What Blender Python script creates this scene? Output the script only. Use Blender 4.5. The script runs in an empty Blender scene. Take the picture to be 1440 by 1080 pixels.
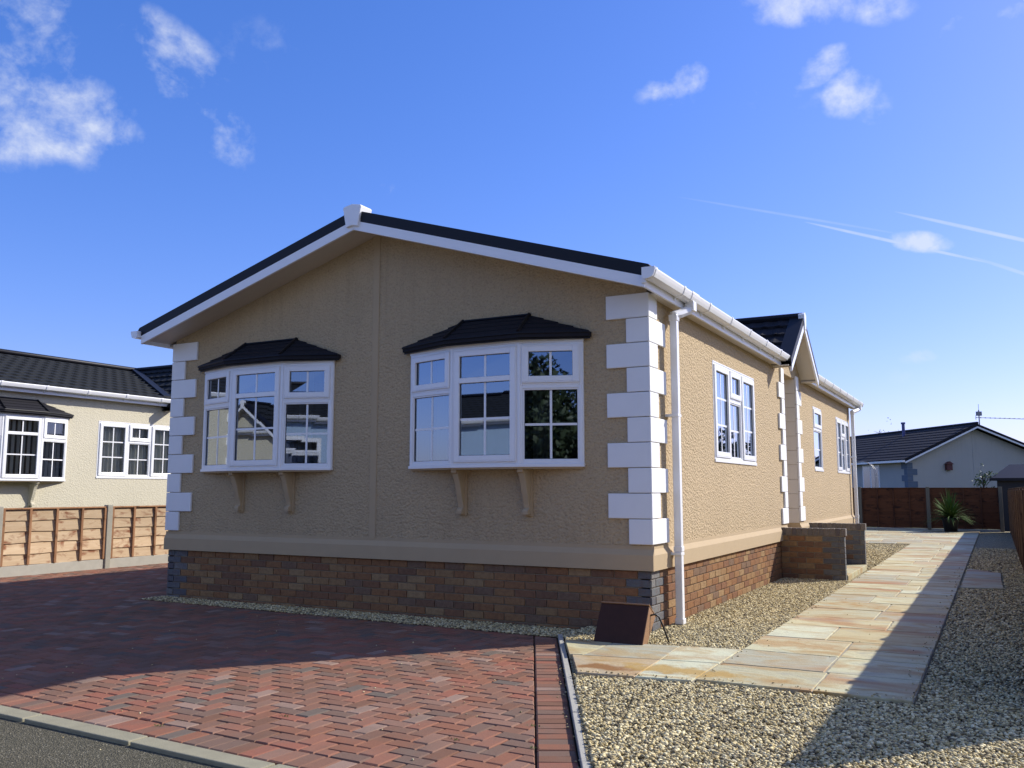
import bpy, bmesh, math, random
import numpy as np
from mathutils import Vector, Matrix
R_ = math.radians
random.seed(7); rng = np.random.default_rng(11)
scn = bpy.context.scene
COL = scn.collection

# ------------------------------------------------------------------ camera
CAMP = Vector((2.7006, -7.5775, 1.2169)); YAW = 0.49524; PIT = 0.11865; FPX = 1250.98
cam = bpy.data.cameras.new('camera'); camo = bpy.data.objects.new('camera', cam); COL.objects.link(camo)
camo.location = CAMP; camo.rotation_euler = (math.pi/2 + PIT, 0, YAW)
cam.sensor_width = 36; cam.lens = 36*FPX/1440; cam.clip_end = 3000; cam.clip_start = 0.05
scn.camera = camo
# ------------------------------------------------------------------ light, sky, exposure
SUN = Vector((0.97, 1.17, 1.0)).normalized()
SUN_EL = math.asin(SUN.z); SUN_ROT = math.atan2(SUN.x, SUN.y)
sl = bpy.data.lights.new('sun', 'SUN'); sl.energy = 4.3; sl.angle = R_(0.53); sl.color = (1.0, 0.955, 0.87)
so = bpy.data.objects.new('sun', sl); COL.objects.link(so); so.rotation_euler = SUN.to_track_quat('Z', 'Y').to_euler()
so.location = (20, 25, 30)
scn.view_settings.view_transform = 'Standard'; scn.view_settings.look = 'None'
scn.view_settings.exposure = 0.55; scn.view_settings.gamma = 1.0
try: scn.view_settings.use_curve_mapping = False
except Exception: pass
SKY_STRENGTH = 0.15

def camdir(px, py):
    F = Vector((-math.sin(YAW)*math.cos(PIT), math.cos(YAW)*math.cos(PIT), math.sin(PIT)))
    Rr = Vector((math.cos(YAW), math.sin(YAW), 0)); U = Rr.cross(F)
    return (F + Rr*(px-720)/FPX - U*(py-540)/FPX).normalized()

class NT:
    """small node helper"""
    def __init__(s, tree): s.t = tree; s.n = tree.nodes; s.l = tree.links
    def new(s, k, **kw):
        n = s.n.new(k)
        for a, v in kw.items(): setattr(n, a, v)
        return n
    def set(s, sock, v):
        if isinstance(v, bpy.types.NodeSocket): s.l.new(v, sock)
        elif v is not None: sock.default_value = v
    def math(s, op, a, b=None, c=None, clamp=False):
        n = s.new('ShaderNodeMath', operation=op, use_clamp=clamp)
        s.set(n.inputs[0], a)
        if b is not None: s.set(n.inputs[1], b)
        if c is not None: s.set(n.inputs[2], c)
        return n.outputs[0]
    def mix(s, f, a, b, blend='MIX'):
        n = s.new('ShaderNodeMix', data_type='RGBA', blend_type=blend)
        s.set(n.inputs[0], f); s.set(n.inputs[6], a if isinstance(a, bpy.types.NodeSocket) else (*a, 1)[:4]); s.set(n.inputs[7], b if isinstance(b, bpy.types.NodeSocket) else (*b, 1)[:4])
        return n.outputs[2]
    def ramp(s, f, stops, interp='LINEAR'):
        n = s.new('ShaderNodeValToRGB'); cr = n.color_ramp; cr.interpolation = interp
        while len(cr.elements) < len(stops): cr.elements.new(0.5)
        for e, (p, c) in zip(cr.elements, stops):
            e.position = p; e.color = (*c, 1) if len(c) == 3 else c
        s.set(n.inputs[0], f); return n.outputs[0]
    def noise(s, vec, scale, detail=3, rough=0.5, dist=0.0):
        n = s.new('ShaderNodeTexNoise'); s.set(n.inputs['Vector'], vec)
        n.inputs['Scale'].default_value = scale; n.inputs['Detail'].default_value = detail
        n.inputs['Roughness'].default_value = rough; n.inputs['Distortion'].default_value = dist
        return n.outputs[0]
    def mapping(s, vec, scale=(1, 1, 1), loc=(0, 0, 0), rot=(0, 0, 0)):
        n = s.new('ShaderNodeMapping'); s.set(n.inputs[0], vec)
        n.inputs['Scale'].default_value = scale; s.set(n.inputs['Location'], loc); n.inputs['Rotation'].default_value = rot
        return n.outputs[0]

# ---- world: Nishita sky, its clouds, added fill cloud and two vapour trails fixed in direction space
w = bpy.data.worlds.new('World'); scn.world = w; w.use_nodes = True
T = NT(w.node_tree); T.n.clear()
sky = T.new('ShaderNodeTexSky', sky_type='NISHITA'); sky.sun_disc = False
sky.sun_elevation = SUN_EL; sky.sun_rotation = SUN_ROT; sky.altitude = 0; sky.air_density = 1.0; sky.dust_density = 0.7; sky.ozone_density = 3.0
tc = T.new('ShaderNodeTexCoord').outputs['Generated']
hs = T.new('ShaderNodeHueSaturation'); hs.inputs['Saturation'].default_value = 1.3; hs.inputs['Value'].default_value = 1.0
T.l.new(sky.outputs[0], hs.inputs['Color'])
gm_ = T.new('ShaderNodeGamma'); gm_.inputs[1].default_value = 0.80; T.l.new(hs.outputs[0], gm_.inputs[0])
tint = T.mix(1.0, gm_.outputs[0], (0.83, 0.81, 1.30), 'MULTIPLY')
def patch(px, py, rx, ry, ang):
    c = camdir(px, py); a = R_(ang)
    t1 = (camdir(px+math.cos(a)*10, py+math.sin(a)*10) - c).normalized(); t1 = (t1 - c*t1.dot(c)).normalized()
    t2 = c.cross(t1).normalized()
    t1 = t1*(FPX/rx); t2 = t2*(FPX/ry)
    s_ = T.new('ShaderNodeVectorMath', operation='SUBTRACT'); T.set(s_.inputs[0], tc); s_.inputs[1].default_value = c
    def dot(v):
        n = T.new('ShaderNodeVectorMath', operation='DOT_PRODUCT'); T.set(n.inputs[0], s_.outputs[0]); n.inputs[1].default_value = v
        return n.outputs['Value']
    x = dot(t1); y = dot(t2)
    r2 = T.math('ADD', T.math('MULTIPLY', x, x), T.math('MULTIPLY', y, y))
    return T.math('SUBTRACT', 1.0, r2, clamp=True)
CL = [(14, 60, 66, 105, 15, .95), (60, 148, 110, 56, 24, .95), (20, 165, 70, 60, 0, .8), (85, 232, 90, 36, 20, .3),
      (250, 85, 95, 38, 38, .75), (298, 150, 75, 45, 58, .75), (308, 195, 36, 26, 0, .7), (275, 125, 70, 42, 52, .85), (315, 190, 44, 34, 40, .75), (355, 80, 40, 60, 60, .35),
      (1115, 8, 80, 24, 0, .9), (1240, 10, 40, 20, 0, .7), (962, 112, 60, 22, -20, .8), (958, 138, 26, 22, 90, .5),
      (1055, 128, 32, 24, -20, .55), (1155, 95, 38, 20, -30, .95), (1195, 130, 30, 34, 60, .95), (1228, 155, 20, 24, 70, .6), (1150, 132, 60, 18, 0, .45),
      (1336, 40, 22, 9, -45, .9), (1424, 16, 18, 10, -20, .7), (1296, 340, 36, 13, 5, 1.0), (1291, 502, 22, 10, -8, .65),
      (540, 275, 28, 20, 20, .55), (925, 22, 45, 16, 0, .4), (1295, 565, 60, 18, 50, .4), (800, 35, 90, 30, 10, .22)]
wn = T.noise(T.mapping(tc, scale=(1, 1, 1.25)), 11.0, 7, 0.60, 0.25)
wn2 = T.noise(T.mapping(tc, scale=(1, 1, 1.1), loc=(3, 1, 2)), 34.0, 4, 0.62, 0.0)
nn = T.math('ADD', T.math('MULTIPLY', wn, 0.72), T.math('MULTIPLY', wn2, 0.28))
tot = None
for (px, py, rx, ry, an, op) in CL:
    m = T.math('MULTIPLY', T.math('SQRT', patch(px, py, rx*1.2, ry*1.2, an)), op)
    tot = m if tot is None else T.math('MAXIMUM', tot, m)
dens = T.math('ADD', tot, T.math('MULTIPLY', T.math('SUBTRACT', nn, 0.5), 4.4))
dens = T.math('MULTIPLY', T.math('SUBTRACT', dens, 0.52), 1.15, clamp=True)
dens = T.math('MULTIPLY', dens, T.math('MULTIPLY', tot, 1.6, clamp=True), clamp=True)
dens = T.math('MULTIPLY', T.math('POWER', dens, 1.35), 0.72)
tot2 = None                       # broken white cloud, unseen, added overhead and behind the camera for fill light
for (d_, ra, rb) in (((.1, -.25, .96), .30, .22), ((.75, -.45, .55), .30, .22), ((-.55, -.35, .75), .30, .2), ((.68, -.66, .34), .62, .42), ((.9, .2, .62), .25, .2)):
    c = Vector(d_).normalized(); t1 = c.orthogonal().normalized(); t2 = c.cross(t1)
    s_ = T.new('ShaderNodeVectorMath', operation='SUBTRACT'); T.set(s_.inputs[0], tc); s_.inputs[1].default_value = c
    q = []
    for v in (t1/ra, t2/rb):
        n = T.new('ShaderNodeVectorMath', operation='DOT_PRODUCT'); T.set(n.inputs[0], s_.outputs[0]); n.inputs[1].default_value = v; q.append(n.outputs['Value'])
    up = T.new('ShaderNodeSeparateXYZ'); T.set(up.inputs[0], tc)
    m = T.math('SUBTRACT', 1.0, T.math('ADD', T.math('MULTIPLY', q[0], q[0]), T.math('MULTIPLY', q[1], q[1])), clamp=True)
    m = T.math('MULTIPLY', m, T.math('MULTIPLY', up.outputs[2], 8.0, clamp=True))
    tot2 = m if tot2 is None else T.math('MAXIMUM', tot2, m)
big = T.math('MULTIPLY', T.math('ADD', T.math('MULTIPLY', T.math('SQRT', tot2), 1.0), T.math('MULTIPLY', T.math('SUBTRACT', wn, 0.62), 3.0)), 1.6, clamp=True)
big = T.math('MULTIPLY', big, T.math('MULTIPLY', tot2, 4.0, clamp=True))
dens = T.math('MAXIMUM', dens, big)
TR = [(1262, 341, 118, 2.3, 12.5, .60), (1110, 303, 150, 1.8, 9.5, .16), (1400, 329, 120, 2.6, 12.5, .50), (1425, 380, 50, 2.4, 18, .3)]
for (px, py, rx, ry, an, op) in TR:
    m = T.math('MULTIPLY', T.math('SQRT', patch(px, py, rx, ry, an)), op)
    m = T.math('MULTIPLY', m, T.math('ADD', T.math('MULTIPLY', wn2, 1.2), 0.2))
    dens = T.math('MAXIMUM', dens, m)
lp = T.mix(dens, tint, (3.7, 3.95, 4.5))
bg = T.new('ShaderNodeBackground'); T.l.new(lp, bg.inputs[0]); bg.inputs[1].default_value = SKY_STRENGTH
wo = T.new('ShaderNodeOutputWorld'); T.l.new(bg.outputs[0], wo.inputs[0])

# ================================================================== materials
MATS = {}
def mat(name, fn, **kw):
    if name in MATS: return MATS[name]
    m = bpy.data.materials.new(name); m.use_nodes = True; N = NT(m.node_tree); N.n.clear()
    out = N.new('ShaderNodeOutputMaterial'); b = N.new('ShaderNodeBsdfPrincipled'); N.l.new(b.outputs[0], out.inputs[0])
    b.inputs['Roughness'].default_value = kw.get('rough', 0.6)
    b.inputs['Specular IOR Level'].default_value = kw.get('spec', 0.4)
    obj = N.new('ShaderNodeTexCoord').outputs['Object']
    geo = N.new('ShaderNodeNewGeometry')
    fn(N, b, obj, geo, out); MATS[name] = m; return m
def bump(N, b, h, dist, strength=1.0):
    n = N.new('ShaderNodeBump'); n.inputs['Distance'].default_value = dist; n.inputs['Strength'].default_value = strength
    N.set(n.inputs['Height'], h); N.l.new(n.outputs[0], b.inputs['Normal'])
def simple(col, var=0.08, scale=4.0, bd=0.0, bs=60):
    def f(N, b, obj, geo, out):
        n = N.noise(obj, scale, 4, 0.6)
        c = N.mix(n, tuple(x*(1-var) for x in col), tuple(min(1, x*(1+var)) for x in col))
        N.l.new(c, b.inputs['Base Color'])
        if bd: bump(N, b, N.noise(obj, bs, 3, 0.6), bd)
    return f
def render_wall(col, depth=0.014, dark=0.55):
    def f(N, b, obj, geo, out):
        v = N.new('ShaderNodeTexVoronoi', feature='SMOOTH_F1'); N.set(v.inputs['Vector'], N.mapping(obj, scale=(1, 1, 1.35))); v.inputs['Scale'].default_value = 34
        v.inputs['Smoothness'].default_value = 0.5
        n1 = N.noise(obj, 48, 3, 0.62, 0.7); n2 = N.noise(obj, 1.1, 4, 0.6); n3 = N.noise(N.mapping(obj, scale=(3, 3, .35)), 1.6, 4, 0.6)
        h = N.math('ADD', N.math('MULTIPLY', v.outputs['Distance'], 0.9), N.math('MULTIPLY', n1, 1.0))
        c1 = N.mix(N.math('MULTIPLY_ADD', n2, 1.2, -0.1, True), tuple(x*0.93 for x in col), tuple(x*1.06 for x in col))
        c2 = N.mix(N.math('MULTIPLY', N.math('SUBTRACT', n3, 0.5, clamp=True), 0.5), c1, tuple(x*0.72 for x in col))
        pit = N.math('MULTIPLY_ADD', N.math('SUBTRACT', 0.52, n1), 4.0, 0.0, True)
        c3 = N.mix(N.math('MULTIPLY', pit, 0.6), c2, tuple(x*dark for x in col))
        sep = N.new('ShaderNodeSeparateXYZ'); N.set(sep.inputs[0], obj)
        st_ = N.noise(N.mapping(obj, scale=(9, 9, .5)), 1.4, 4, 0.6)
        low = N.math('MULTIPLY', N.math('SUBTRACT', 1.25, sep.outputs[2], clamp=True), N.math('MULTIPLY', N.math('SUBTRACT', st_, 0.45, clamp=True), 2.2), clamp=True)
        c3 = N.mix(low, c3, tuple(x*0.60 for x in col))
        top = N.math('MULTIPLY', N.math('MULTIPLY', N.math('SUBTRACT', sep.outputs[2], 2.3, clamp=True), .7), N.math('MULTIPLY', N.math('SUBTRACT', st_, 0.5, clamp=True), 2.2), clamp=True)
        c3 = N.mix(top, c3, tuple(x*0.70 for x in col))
        N.l.new(c3, b.inputs['Base Color']); bump(N, b, h, depth, 0.9)
    return f
WALLC = (0.49, 0.372, 0.222)
M_WALL = mat('render_beige', render_wall(WALLC), rough=0.85, spec=0.2)
M_BAND = mat('render_band', simple((0.445, 0.338, 0.205), 0.06, 5, 0.002, 90), rough=0.8, spec=0.2)
M_WALL2 = mat('render_cream', render_wall((0.585, 0.535, 0.40), 0.005, .8), rough=0.85, spec=0.2)
M_WALL3 = mat('render_offwhite', render_wall((0.42, 0.41, 0.38), 0.003, .9), rough=0.85, spec=0.2)
M_WALL4 = mat('render_paleblue', render_wall((0.36, 0.48, 0.62), 0.003, .9), rough=0.85, spec=0.2)
M_PVC = mat('white_pvc', simple((0.80, 0.80, 0.80), 0.03, 3), rough=0.28, spec=0.5)
M_PVC2 = mat('shaded_pvc', simple((0.60, 0.55, 0.48), 0.05, 3), rough=0.35, spec=0.5)  # white soffit plastic, browned in colour to stand for shade and bounced light
M_QUOIN = mat('white_quoin', simple((0.78, 0.78, 0.77), 0.04, 6, 0.0012, 70), rough=0.6, spec=0.3)
M_JAMB = mat('jamb_block', simple((0.66, 0.62, 0.56), 0.04, 6, 0.001, 70), rough=0.6, spec=0.3)
M_QGREY = mat('slate_quoin', simple((0.115, 0.15, 0.20), 0.1, 6, 0.001, 70), rough=0.7, spec=0.3)
M_DARK = mat('dark_trim', simple((0.009, 0.009, 0.012), 0.15, 8), rough=0.5, spec=0.25)
def tilef(N, b, obj, geo, out):
    n = N.noise(obj, 130, 3, 0.7); n2 = N.noise(obj, 1.3, 3, 0.6)
    c = N.mix(n, (0.010, 0.0115, 0.014), (0.030, 0.034, 0.040))
    c = N.mix(N.math('MULTIPLY', n2, 0.35), c, (0.02, 0.022, 0.022)); N.l.new(c, b.inputs['Base Color']); bump(N, b, n, 0.002)
M_TILE = mat('roof_tile', tilef, rough=0.85, spec=0.15)
def tiled(N, b, obj, geo, out):
    n = N.noise(obj, 130, 3, 0.7); c = N.mix(n, (0.010, 0.010, 0.013), (0.030, 0.029, 0.034)); N.l.new(c, b.inputs['Base Color']); bump(N, b, n, 0.002)
M_TILED = mat('roof_tile_black', tiled, rough=0.75, spec=0.12)
M_BLACK = mat('black_rubber', simple((0.012, 0.012, 0.013), 0.1), rough=0.5)
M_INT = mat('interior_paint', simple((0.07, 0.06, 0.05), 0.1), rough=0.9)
M_FLOORI = mat('interior_carpet', simple((0.12, 0.10, 0.08), 0.1), rough=0.95)
def curt(N, b, obj, geo, out):
    N.l.new(N.mix(N.noise(obj, 3), (0.40, 0.39, 0.36), (0.52, 0.50, 0.46)), b.inputs['Base Color'])
    tr = N.new('ShaderNodeBsdfTranslucent'); tr.inputs[0].default_value = (.7, .68, .62, 1)
    mx = N.new('ShaderNodeMixShader'); mx.inputs[0].default_value = 0.35; N.l.new(b.outputs[0], mx.inputs[1]); N.l.new(tr.outputs[0], mx.inputs[2]); N.l.new(mx.outputs[0], out.inputs[0])
M_CURT = mat('curtain_fabric', curt, rough=0.9)
def glassf(N, b, obj, geo, out):
    fr = N.new('ShaderNodeFresnel'); fr.inputs[0].default_value = 2.05
    bn = N.new('ShaderNodeBump'); bn.inputs['Distance'].default_value = 0.0006; bn.inputs['Strength'].default_value = 0.35; N.set(bn.inputs['Height'], N.noise(obj, 1.6, 2, 0.5))
    tr = N.new('ShaderNodeBsdfTransparent'); tr.inputs[0].default_value = (.50, .54, .56, 1)
    g = N.new('ShaderNodeBsdfGlossy'); g.inputs['Roughness'].default_value = 0.015; g.inputs['Color'].default_value = (.74, .84, 1, 1); N.l.new(bn.outputs[0], g.inputs['Normal'])
    mx = N.new('ShaderNodeMixShader'); N.l.new(N.math('MULTIPLY', fr.outputs[0], 2.2, clamp=True), mx.inputs[0]); N.l.new(tr.outputs[0], mx.inputs[1]); N.l.new(g.outputs[0], mx.inputs[2]); N.l.new(mx.outputs[0], out.inputs[0])
M_GLASS = mat('window_glass', glassf)
def glassc(N, b, obj, geo, out):
    glassf(N, b, obj, geo, out)
    for n in N.n:
        if n.type == 'BSDF_TRANSPARENT': n.inputs[0].default_value = (.93, .95, .95, 1)
        if n.type == 'MATH': n.inputs[1].default_value = 0.9
M_GLASSC = mat('window_glass_clear', glassc)
M_CURTW = mat('white_blind', simple((.80, .79, .70), .05), rough=0.9)
CUR = {'g': M_GLASS, 'c': M_CURT}
def brickf(stops, mort=False):
    def f(N, b, obj, geo, out):
        r = geo.outputs['Random Per Island']
        c = N.ramp(r, stops, 'CONSTANT')
        n = N.noise(obj, 26, 4, 0.7); n2 = N.noise(obj, 160, 2, 0.6)
        c = N.mix(N.math('MULTIPLY', N.math('SUBTRACT', n, 0.42, clamp=True), 1.8, clamp=True), c, (0.10, 0.045, 0.03))
        hsv = N.new('ShaderNodeHueSaturation'); N.set(hsv.inputs['Color'], c)
        N.set(hsv.inputs['Value'], N.math('MULTIPLY_ADD', n2, 0.5, 0.75))
        N.l.new(hsv.outputs[0], b.inputs['Base Color']); bump(N, b, N.math('ADD', n2, n), 0.003)
    return f
BR = [(0, (0.265, 0.137, 0.066)), (.14, (0.297, 0.165, 0.078)), (.28, (0.228, 0.120, 0.067)), (.40, (0.307, 0.188, 0.091)), (.52, (0.194, 0.112, 0.068)), (.62, (0.277, 0.145, 0.069)), (.74, (0.330, 0.216, 0.110)), (.84, (0.204, 0.133, 0.086)), (.92, (0.252, 0.137, 0.072))]
M_BRICK = mat('facing_brick', brickf(BR), rough=0.95, spec=0.08)
M_BRICKB = mat('blue_brick', brickf([(0, (.115, .125, .13)), (.5, (.165, .165, .155)), (.8, (.095, .10, .11))]), rough=0.75)
M_COPING = mat('coping_brick', brickf([(0, (.15, .135, .12)), (.4, (.19, .165, .14)), (.75, (.12, .105, .10))]), rough=0.85)
M_MORT = mat('mortar', simple((0.26, 0.215, 0.155), 0.1, 20, 0.002, 120), rough=0.95, spec=0.1)
PAV = [(0, (0.254, 0.117, 0.073)), (.13, (0.216, 0.117, 0.080)), (.26, (0.277, 0.130, 0.085)), (.38, (0.184, 0.117, 0.086)), (.48, (0.286, 0.117, 0.076)), (.58, (0.227, 0.121, 0.082)), (.68, (0.259, 0.148, 0.104)), (.78, (0.193, 0.102, 0.067)), (.86, (0.152, 0.120, 0.095)), (.91, (0.268, 0.135, 0.089)), (.96, (0.296, 0.197, 0.148))]
def pavef(N, b, obj, geo, out):
    r = geo.outputs['Random Per Island']; c = N.ramp(r, PAV, 'CONSTANT')
    n = N.noise(obj, 5, 4, 0.65); n2 = N.noise(obj, 210, 2, 0.6); n3 = N.noise(obj, 0.9, 4, 0.65)
    c = N.mix(N.math('MULTIPLY', N.math('SUBTRACT', n, 0.48, clamp=True), 2.2, clamp=True), c, (.17, .13, .10))
    c = N.mix(N.math('MULTIPLY', N.math('SUBTRACT', n3, 0.52, clamp=True), 2.4, clamp=True), c, (.12, .085, .06))
    hsv = N.new('ShaderNodeHueSaturation'); N.set(hsv.inputs['Color'], c); N.set(hsv.inputs['Value'], N.math('MULTIPLY_ADD', n2, 0.6, 0.70))
    N.l.new(hsv.outputs[0], b.inputs['Base Color']); bump(N, b, n2, 0.002)
M_PAVE = mat('block_paving', pavef, rough=0.95, spec=0.08)
M_SAND = mat('joint_sand', simple((0.045, 0.033, 0.025), 0.3, 30, 0.003, 150), rough=0.95, spec=0.1)
M_CONC = mat('concrete', simple((0.40, 0.38, 0.32), 0.14, 9, 0.003, 120), rough=0.9, spec=0.2)
M_CONCS = mat('shaded_post', simple((0.15, 0.135, 0.10), 0.2, 7, 0.003, 120), rough=0.9, spec=0.2)  # concrete darkened in colour to stand for the shade on the back fence
M_CONCD = mat('concrete_post', simple((0.33, 0.31, 0.25), 0.18, 7, 0.003, 120), rough=0.9, spec=0.2)
M_CONCK = mat('road_edging', simple((0.30, 0.275, 0.185), 0.22, 9, 0.003, 120), rough=0.9, spec=0.2)
def roadf(N, b, obj, geo, out):
    v = N.new('ShaderNodeTexVoronoi'); N.set(v.inputs['Vector'], obj); v.inputs['Scale'].default_value = 130
    n = N.noise(obj, 0.8, 5, 0.6); n2 = N.noise(obj, 60, 3, 0.7)
    c = N.ramp(v.outputs['Color'], [(0, (.042, .037, .023)), (.45, (.088, .075, .045)), (.8, (.145, .124, .08)), (.95, (.33, .30, .22))])
    c = N.mix(N.math('MULTIPLY', n, 0.6), c, (.085, .085, .055)); N.l.new(c, b.inputs['Base Color'])
    bump(N, b, N.math('ADD', v.outputs['Distance'], n2), 0.006)
M_ROAD = mat('tarmac', roadf, rough=0.9, spec=0.3)
def groundf(N, b, obj, geo, out):
    n = N.noise(obj, 0.3, 5, 0.6); n2 = N.noise(obj, 14, 4, 0.7)
    c = N.mix(n, (.05, .075, .025), (.10, .095, .05)); c = N.mix(n2, c, (.06, .08, .03)); N.l.new(c, b.inputs['Base Color']); bump(N, b, n2, 0.03)
M_GROUND = mat('grassy_ground', groundf, rough=0.95, spec=0.1)
GRC = [(0, (0.438, 0.345, 0.166)), (.14, (0.626, 0.516, 0.266)), (.28, (0.230, 0.181, 0.096)), (.40, (0.730, 0.621, 0.345)), (.53, (0.354, 0.292, 0.166)), (.64, (0.522, 0.412, 0.192)), (.75, (0.120, 0.096, 0.057)), (.84, (0.812, 0.708, 0.424)), (.93, (0.396, 0.345, 0.219))]
def pebf(N, b, obj, geo, out):
    c = N.ramp(geo.outputs['Random Per Island'], GRC, 'CONSTANT'); n = N.noise(obj, 160, 2, 0.6)
    hsv = N.new('ShaderNodeHueSaturation'); N.set(hsv.inputs['Color'], c); N.set(hsv.inputs['Value'], N.math('MULTIPLY_ADD', n, 0.6, 0.7)); N.l.new(hsv.outputs[0], b.inputs['Base Color'])
M_PEB = mat('pebbles', pebf, rough=0.75, spec=0.2)
def gbedf(N, b, obj, geo, out):
    v = N.new('ShaderNodeTexVoronoi'); N.set(v.inputs['Vector'], N.mapping(obj, scale=(1, 1, .2))); v.inputs['Scale'].default_value = 70
    c = N.ramp(v.outputs['Color'], [(p*1.0, col) for p, col in GRC], 'CONSTANT')
    c = N.mix(N.math('MULTIPLY', v.outputs['Distance'], 0.9, clamp=True), c, (.10, .085, .06)); N.l.new(c, b.inputs['Base Color'])
    bump(N, b, N.math('SUBTRACT', 1.0, v.outputs['Distance']), 0.012)
M_GBED = mat('gravel_bed', gbedf, rough=0.85, spec=0.2)
def slabf(N, b, obj, geo, out):
    r = geo.outputs['Random Per Island']
    off = N.new('ShaderNodeCombineXYZ'); N.set(off.inputs[0], N.math('MULTIPLY', r, 37.0)); N.set(off.inputs[1], N.math('MULTIPLY', r, 91.0))
    p = N.mapping(obj, scale=(.75, 1.5, 1), loc=off.outputs[0], rot=(0, 0, .3))
    n = N.noise(p, 2.4, 5, 0.55, 1.3); n2 = N.noise(p, 1.1, 3, 0.5, 0.6); n3 = N.noise(obj, 60, 4, 0.7)
    base = N.ramp(r, [(0, (0.526, 0.501, 0.310)), (.2, (0.451, 0.418, 0.256)), (.38, (0.564, 0.564, 0.385)), (.55, (0.489, 0.418, 0.225)), (.7, (0.395, 0.376, 0.262)), (.82, (0.526, 0.480, 0.278)), (.93, (0.470, 0.365, 0.214))], 'CONSTANT')
    c = N.mix(N.math('MULTIPLY', N.math('SUBTRACT', n, 0.47, clamp=True), 4.2, clamp=True), base, (.38, .235, .08))
    c = N.mix(N.math('MULTIPLY', N.math('SUBTRACT', n2, 0.54, clamp=True), 5.5, clamp=True), c, (.36, .18, .07))
    c = N.mix(N.math('MULTIPLY', N.math('SUBTRACT', 0.42, n, clamp=True), 5.0, clamp=True), c, (.31, .29, .235))
    nd = N.noise(obj, 7, 4, 0.65)
    for (sx_, sy_, rx_, ry_, col_, op_) in ((.26, -1.74, .30, .12, (.25, .115, .032), .95), (.78, -1.62, .55, .16, (.42, .265, .07), .9), (1.15, -.2, .75, .20, (.40, .24, .09), .7), (1.95, -.95, .4, .12, (.42, .27, .12), .6), (.15, -1.2, .5, .10, (.42, .30, .13), .5)):
        sb = N.new('ShaderNodeVectorMath', operation='SUBTRACT'); N.set(sb.inputs[0], obj); sb.inputs[1].default_value = (sx_, sy_, 0)
        sm = N.new('ShaderNodeVectorMath', operation='MULTIPLY'); N.set(sm.inputs[0], sb.outputs[0]); sm.inputs[1].default_value = (1/rx_, 1/ry_, 0)
        ln = N.new('ShaderNodeVectorMath', operation='LENGTH'); N.set(ln.inputs[0], sm.outputs[0])
        k_ = N.math('MULTIPLY', N.math('SUBTRACT', N.math('ADD', 1.0, N.math('MULTIPLY', N.math('SUBTRACT', nd, 0.5), 2.2)), ln.outputs['Value'], clamp=True), 2.2, clamp=True)
        c = N.mix(N.math('MULTIPLY', k_, op_), c, col_)
    hsv = N.new('ShaderNodeHueSaturation'); N.set(hsv.inputs['Color'], c); N.set(hsv.inputs['Value'], N.math('MULTIPLY_ADD', n3, 0.45, 0.75)); N.l.new(hsv.outputs[0], b.inputs['Base Color'])
    bump(N, b, N.math('ADD', n, N.math('MULTIPLY', n3, .25)), 0.012)
M_SLAB = mat('sandstone_slab', slabf, rough=0.75, spec=0.3)
M_POINT = mat('pointing', simple((0.30, 0.27, 0.20), 0.15, 20, .002, 90), rough=0.95)
def woodf(c1, c2, knot, ax=1, vr=.35):
    def f(N, b, obj, geo, out):
        r = geo.outputs['Random Per Island']
        off = N.new('ShaderNodeCombineXYZ'); N.set(off.inputs[0], N.math('MULTIPLY', r, 13.0)); N.set(off.inputs[2], N.math('MULTIPLY', r, 57.0)); N.set(off.inputs[1], N.math('MULTIPLY', r, 31.0))
        sc = [9, 9, 9]; sc[ax] = 0.9
        g = N.noise(N.mapping(obj, scale=sc, loc=off.outputs[0]), 2.2, 5, 0.6, 0.8)
        sk = [3.2, 3.2, 5.0]; sk[ax] = 2.2
        k = N.noise(N.mapping(obj, scale=sk, loc=off.outputs[0]), 1.6, 3, 0.6, 0.4)
        c = N.mix(N.math('MULTIPLY_ADD', g, 1.7, -.35, True), c1, c2)
        c = N.mix(N.math('MULTIPLY', N.math('SUBTRACT', k, 0.53, clamp=True), 7.0, clamp=True), c, knot)
        hsv = N.new('ShaderNodeHueSaturation'); N.set(hsv.inputs['Color'], c); N.set(hsv.inputs['Value'], N.math('MULTIPLY_ADD', r, vr, 1.0-vr*.5)); N.l.new(hsv.outputs[0], b.inputs['Base Color'])
        bump(N, b, g, 0.003)
    return f
M_WOODL = mat('fence_wood_new', woodf((.42, .29, .17), (.56, .43, .28), (.22, .09, .045), 1), rough=0.8, spec=0.2)
M_WOODB = mat('fence_batten', woodf((.24, .12, .06), (.34, .18, .09), (.12, .06, .03), 2), rough=0.8, spec=0.2)
M_WOODD = mat('fence_wood_dark', woodf((.085, .030, .013), (.13, .05, .02), (.035, .014, .008), 0), rough=0.8, spec=0.2)
M_WOODDB = mat('fence_batten_dark', woodf((.07, .028, .015), (.11, .045, .022), (.03, .012, .008), 2), rough=0.8, spec=0.2)
M_WOODRP = mat('fence_wood_side_panel', woodf((.05, .028, .016), (.09, .05, .03), (.03, .015, .01), 1), rough=0.85, spec=0.1)
M_WOODR = mat('fence_wood_side', woodf((.095, .055, .03), (.18, .11, .06), (.05, .025, .015), 2, 1.5), rough=0.8, spec=0.2)
M_LEAFD = mat('leaf_dark', simple((0.032, 0.050, 0.020), 0.4, 3), rough=0.55)
M_LEAFM = mat('leaf_mid', simple((0.05, 0.07, 0.03), 0.4, 3), rough=0.55)
M_LEAFC = mat('leaf_strap', simple((0.065, 0.115, 0.025), 0.35, 6), rough=0.85, spec=0.15)
M_BARK = mat('bark', simple((0.10, 0.08, 0.06), 0.3, 12, .01, 30), rough=0.9)
M_BOXB = mat('brown_board', simple((0.050, 0.021, 0.013), 0.25, 18, .001, 60), rough=0.6, spec=0.2)
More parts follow.
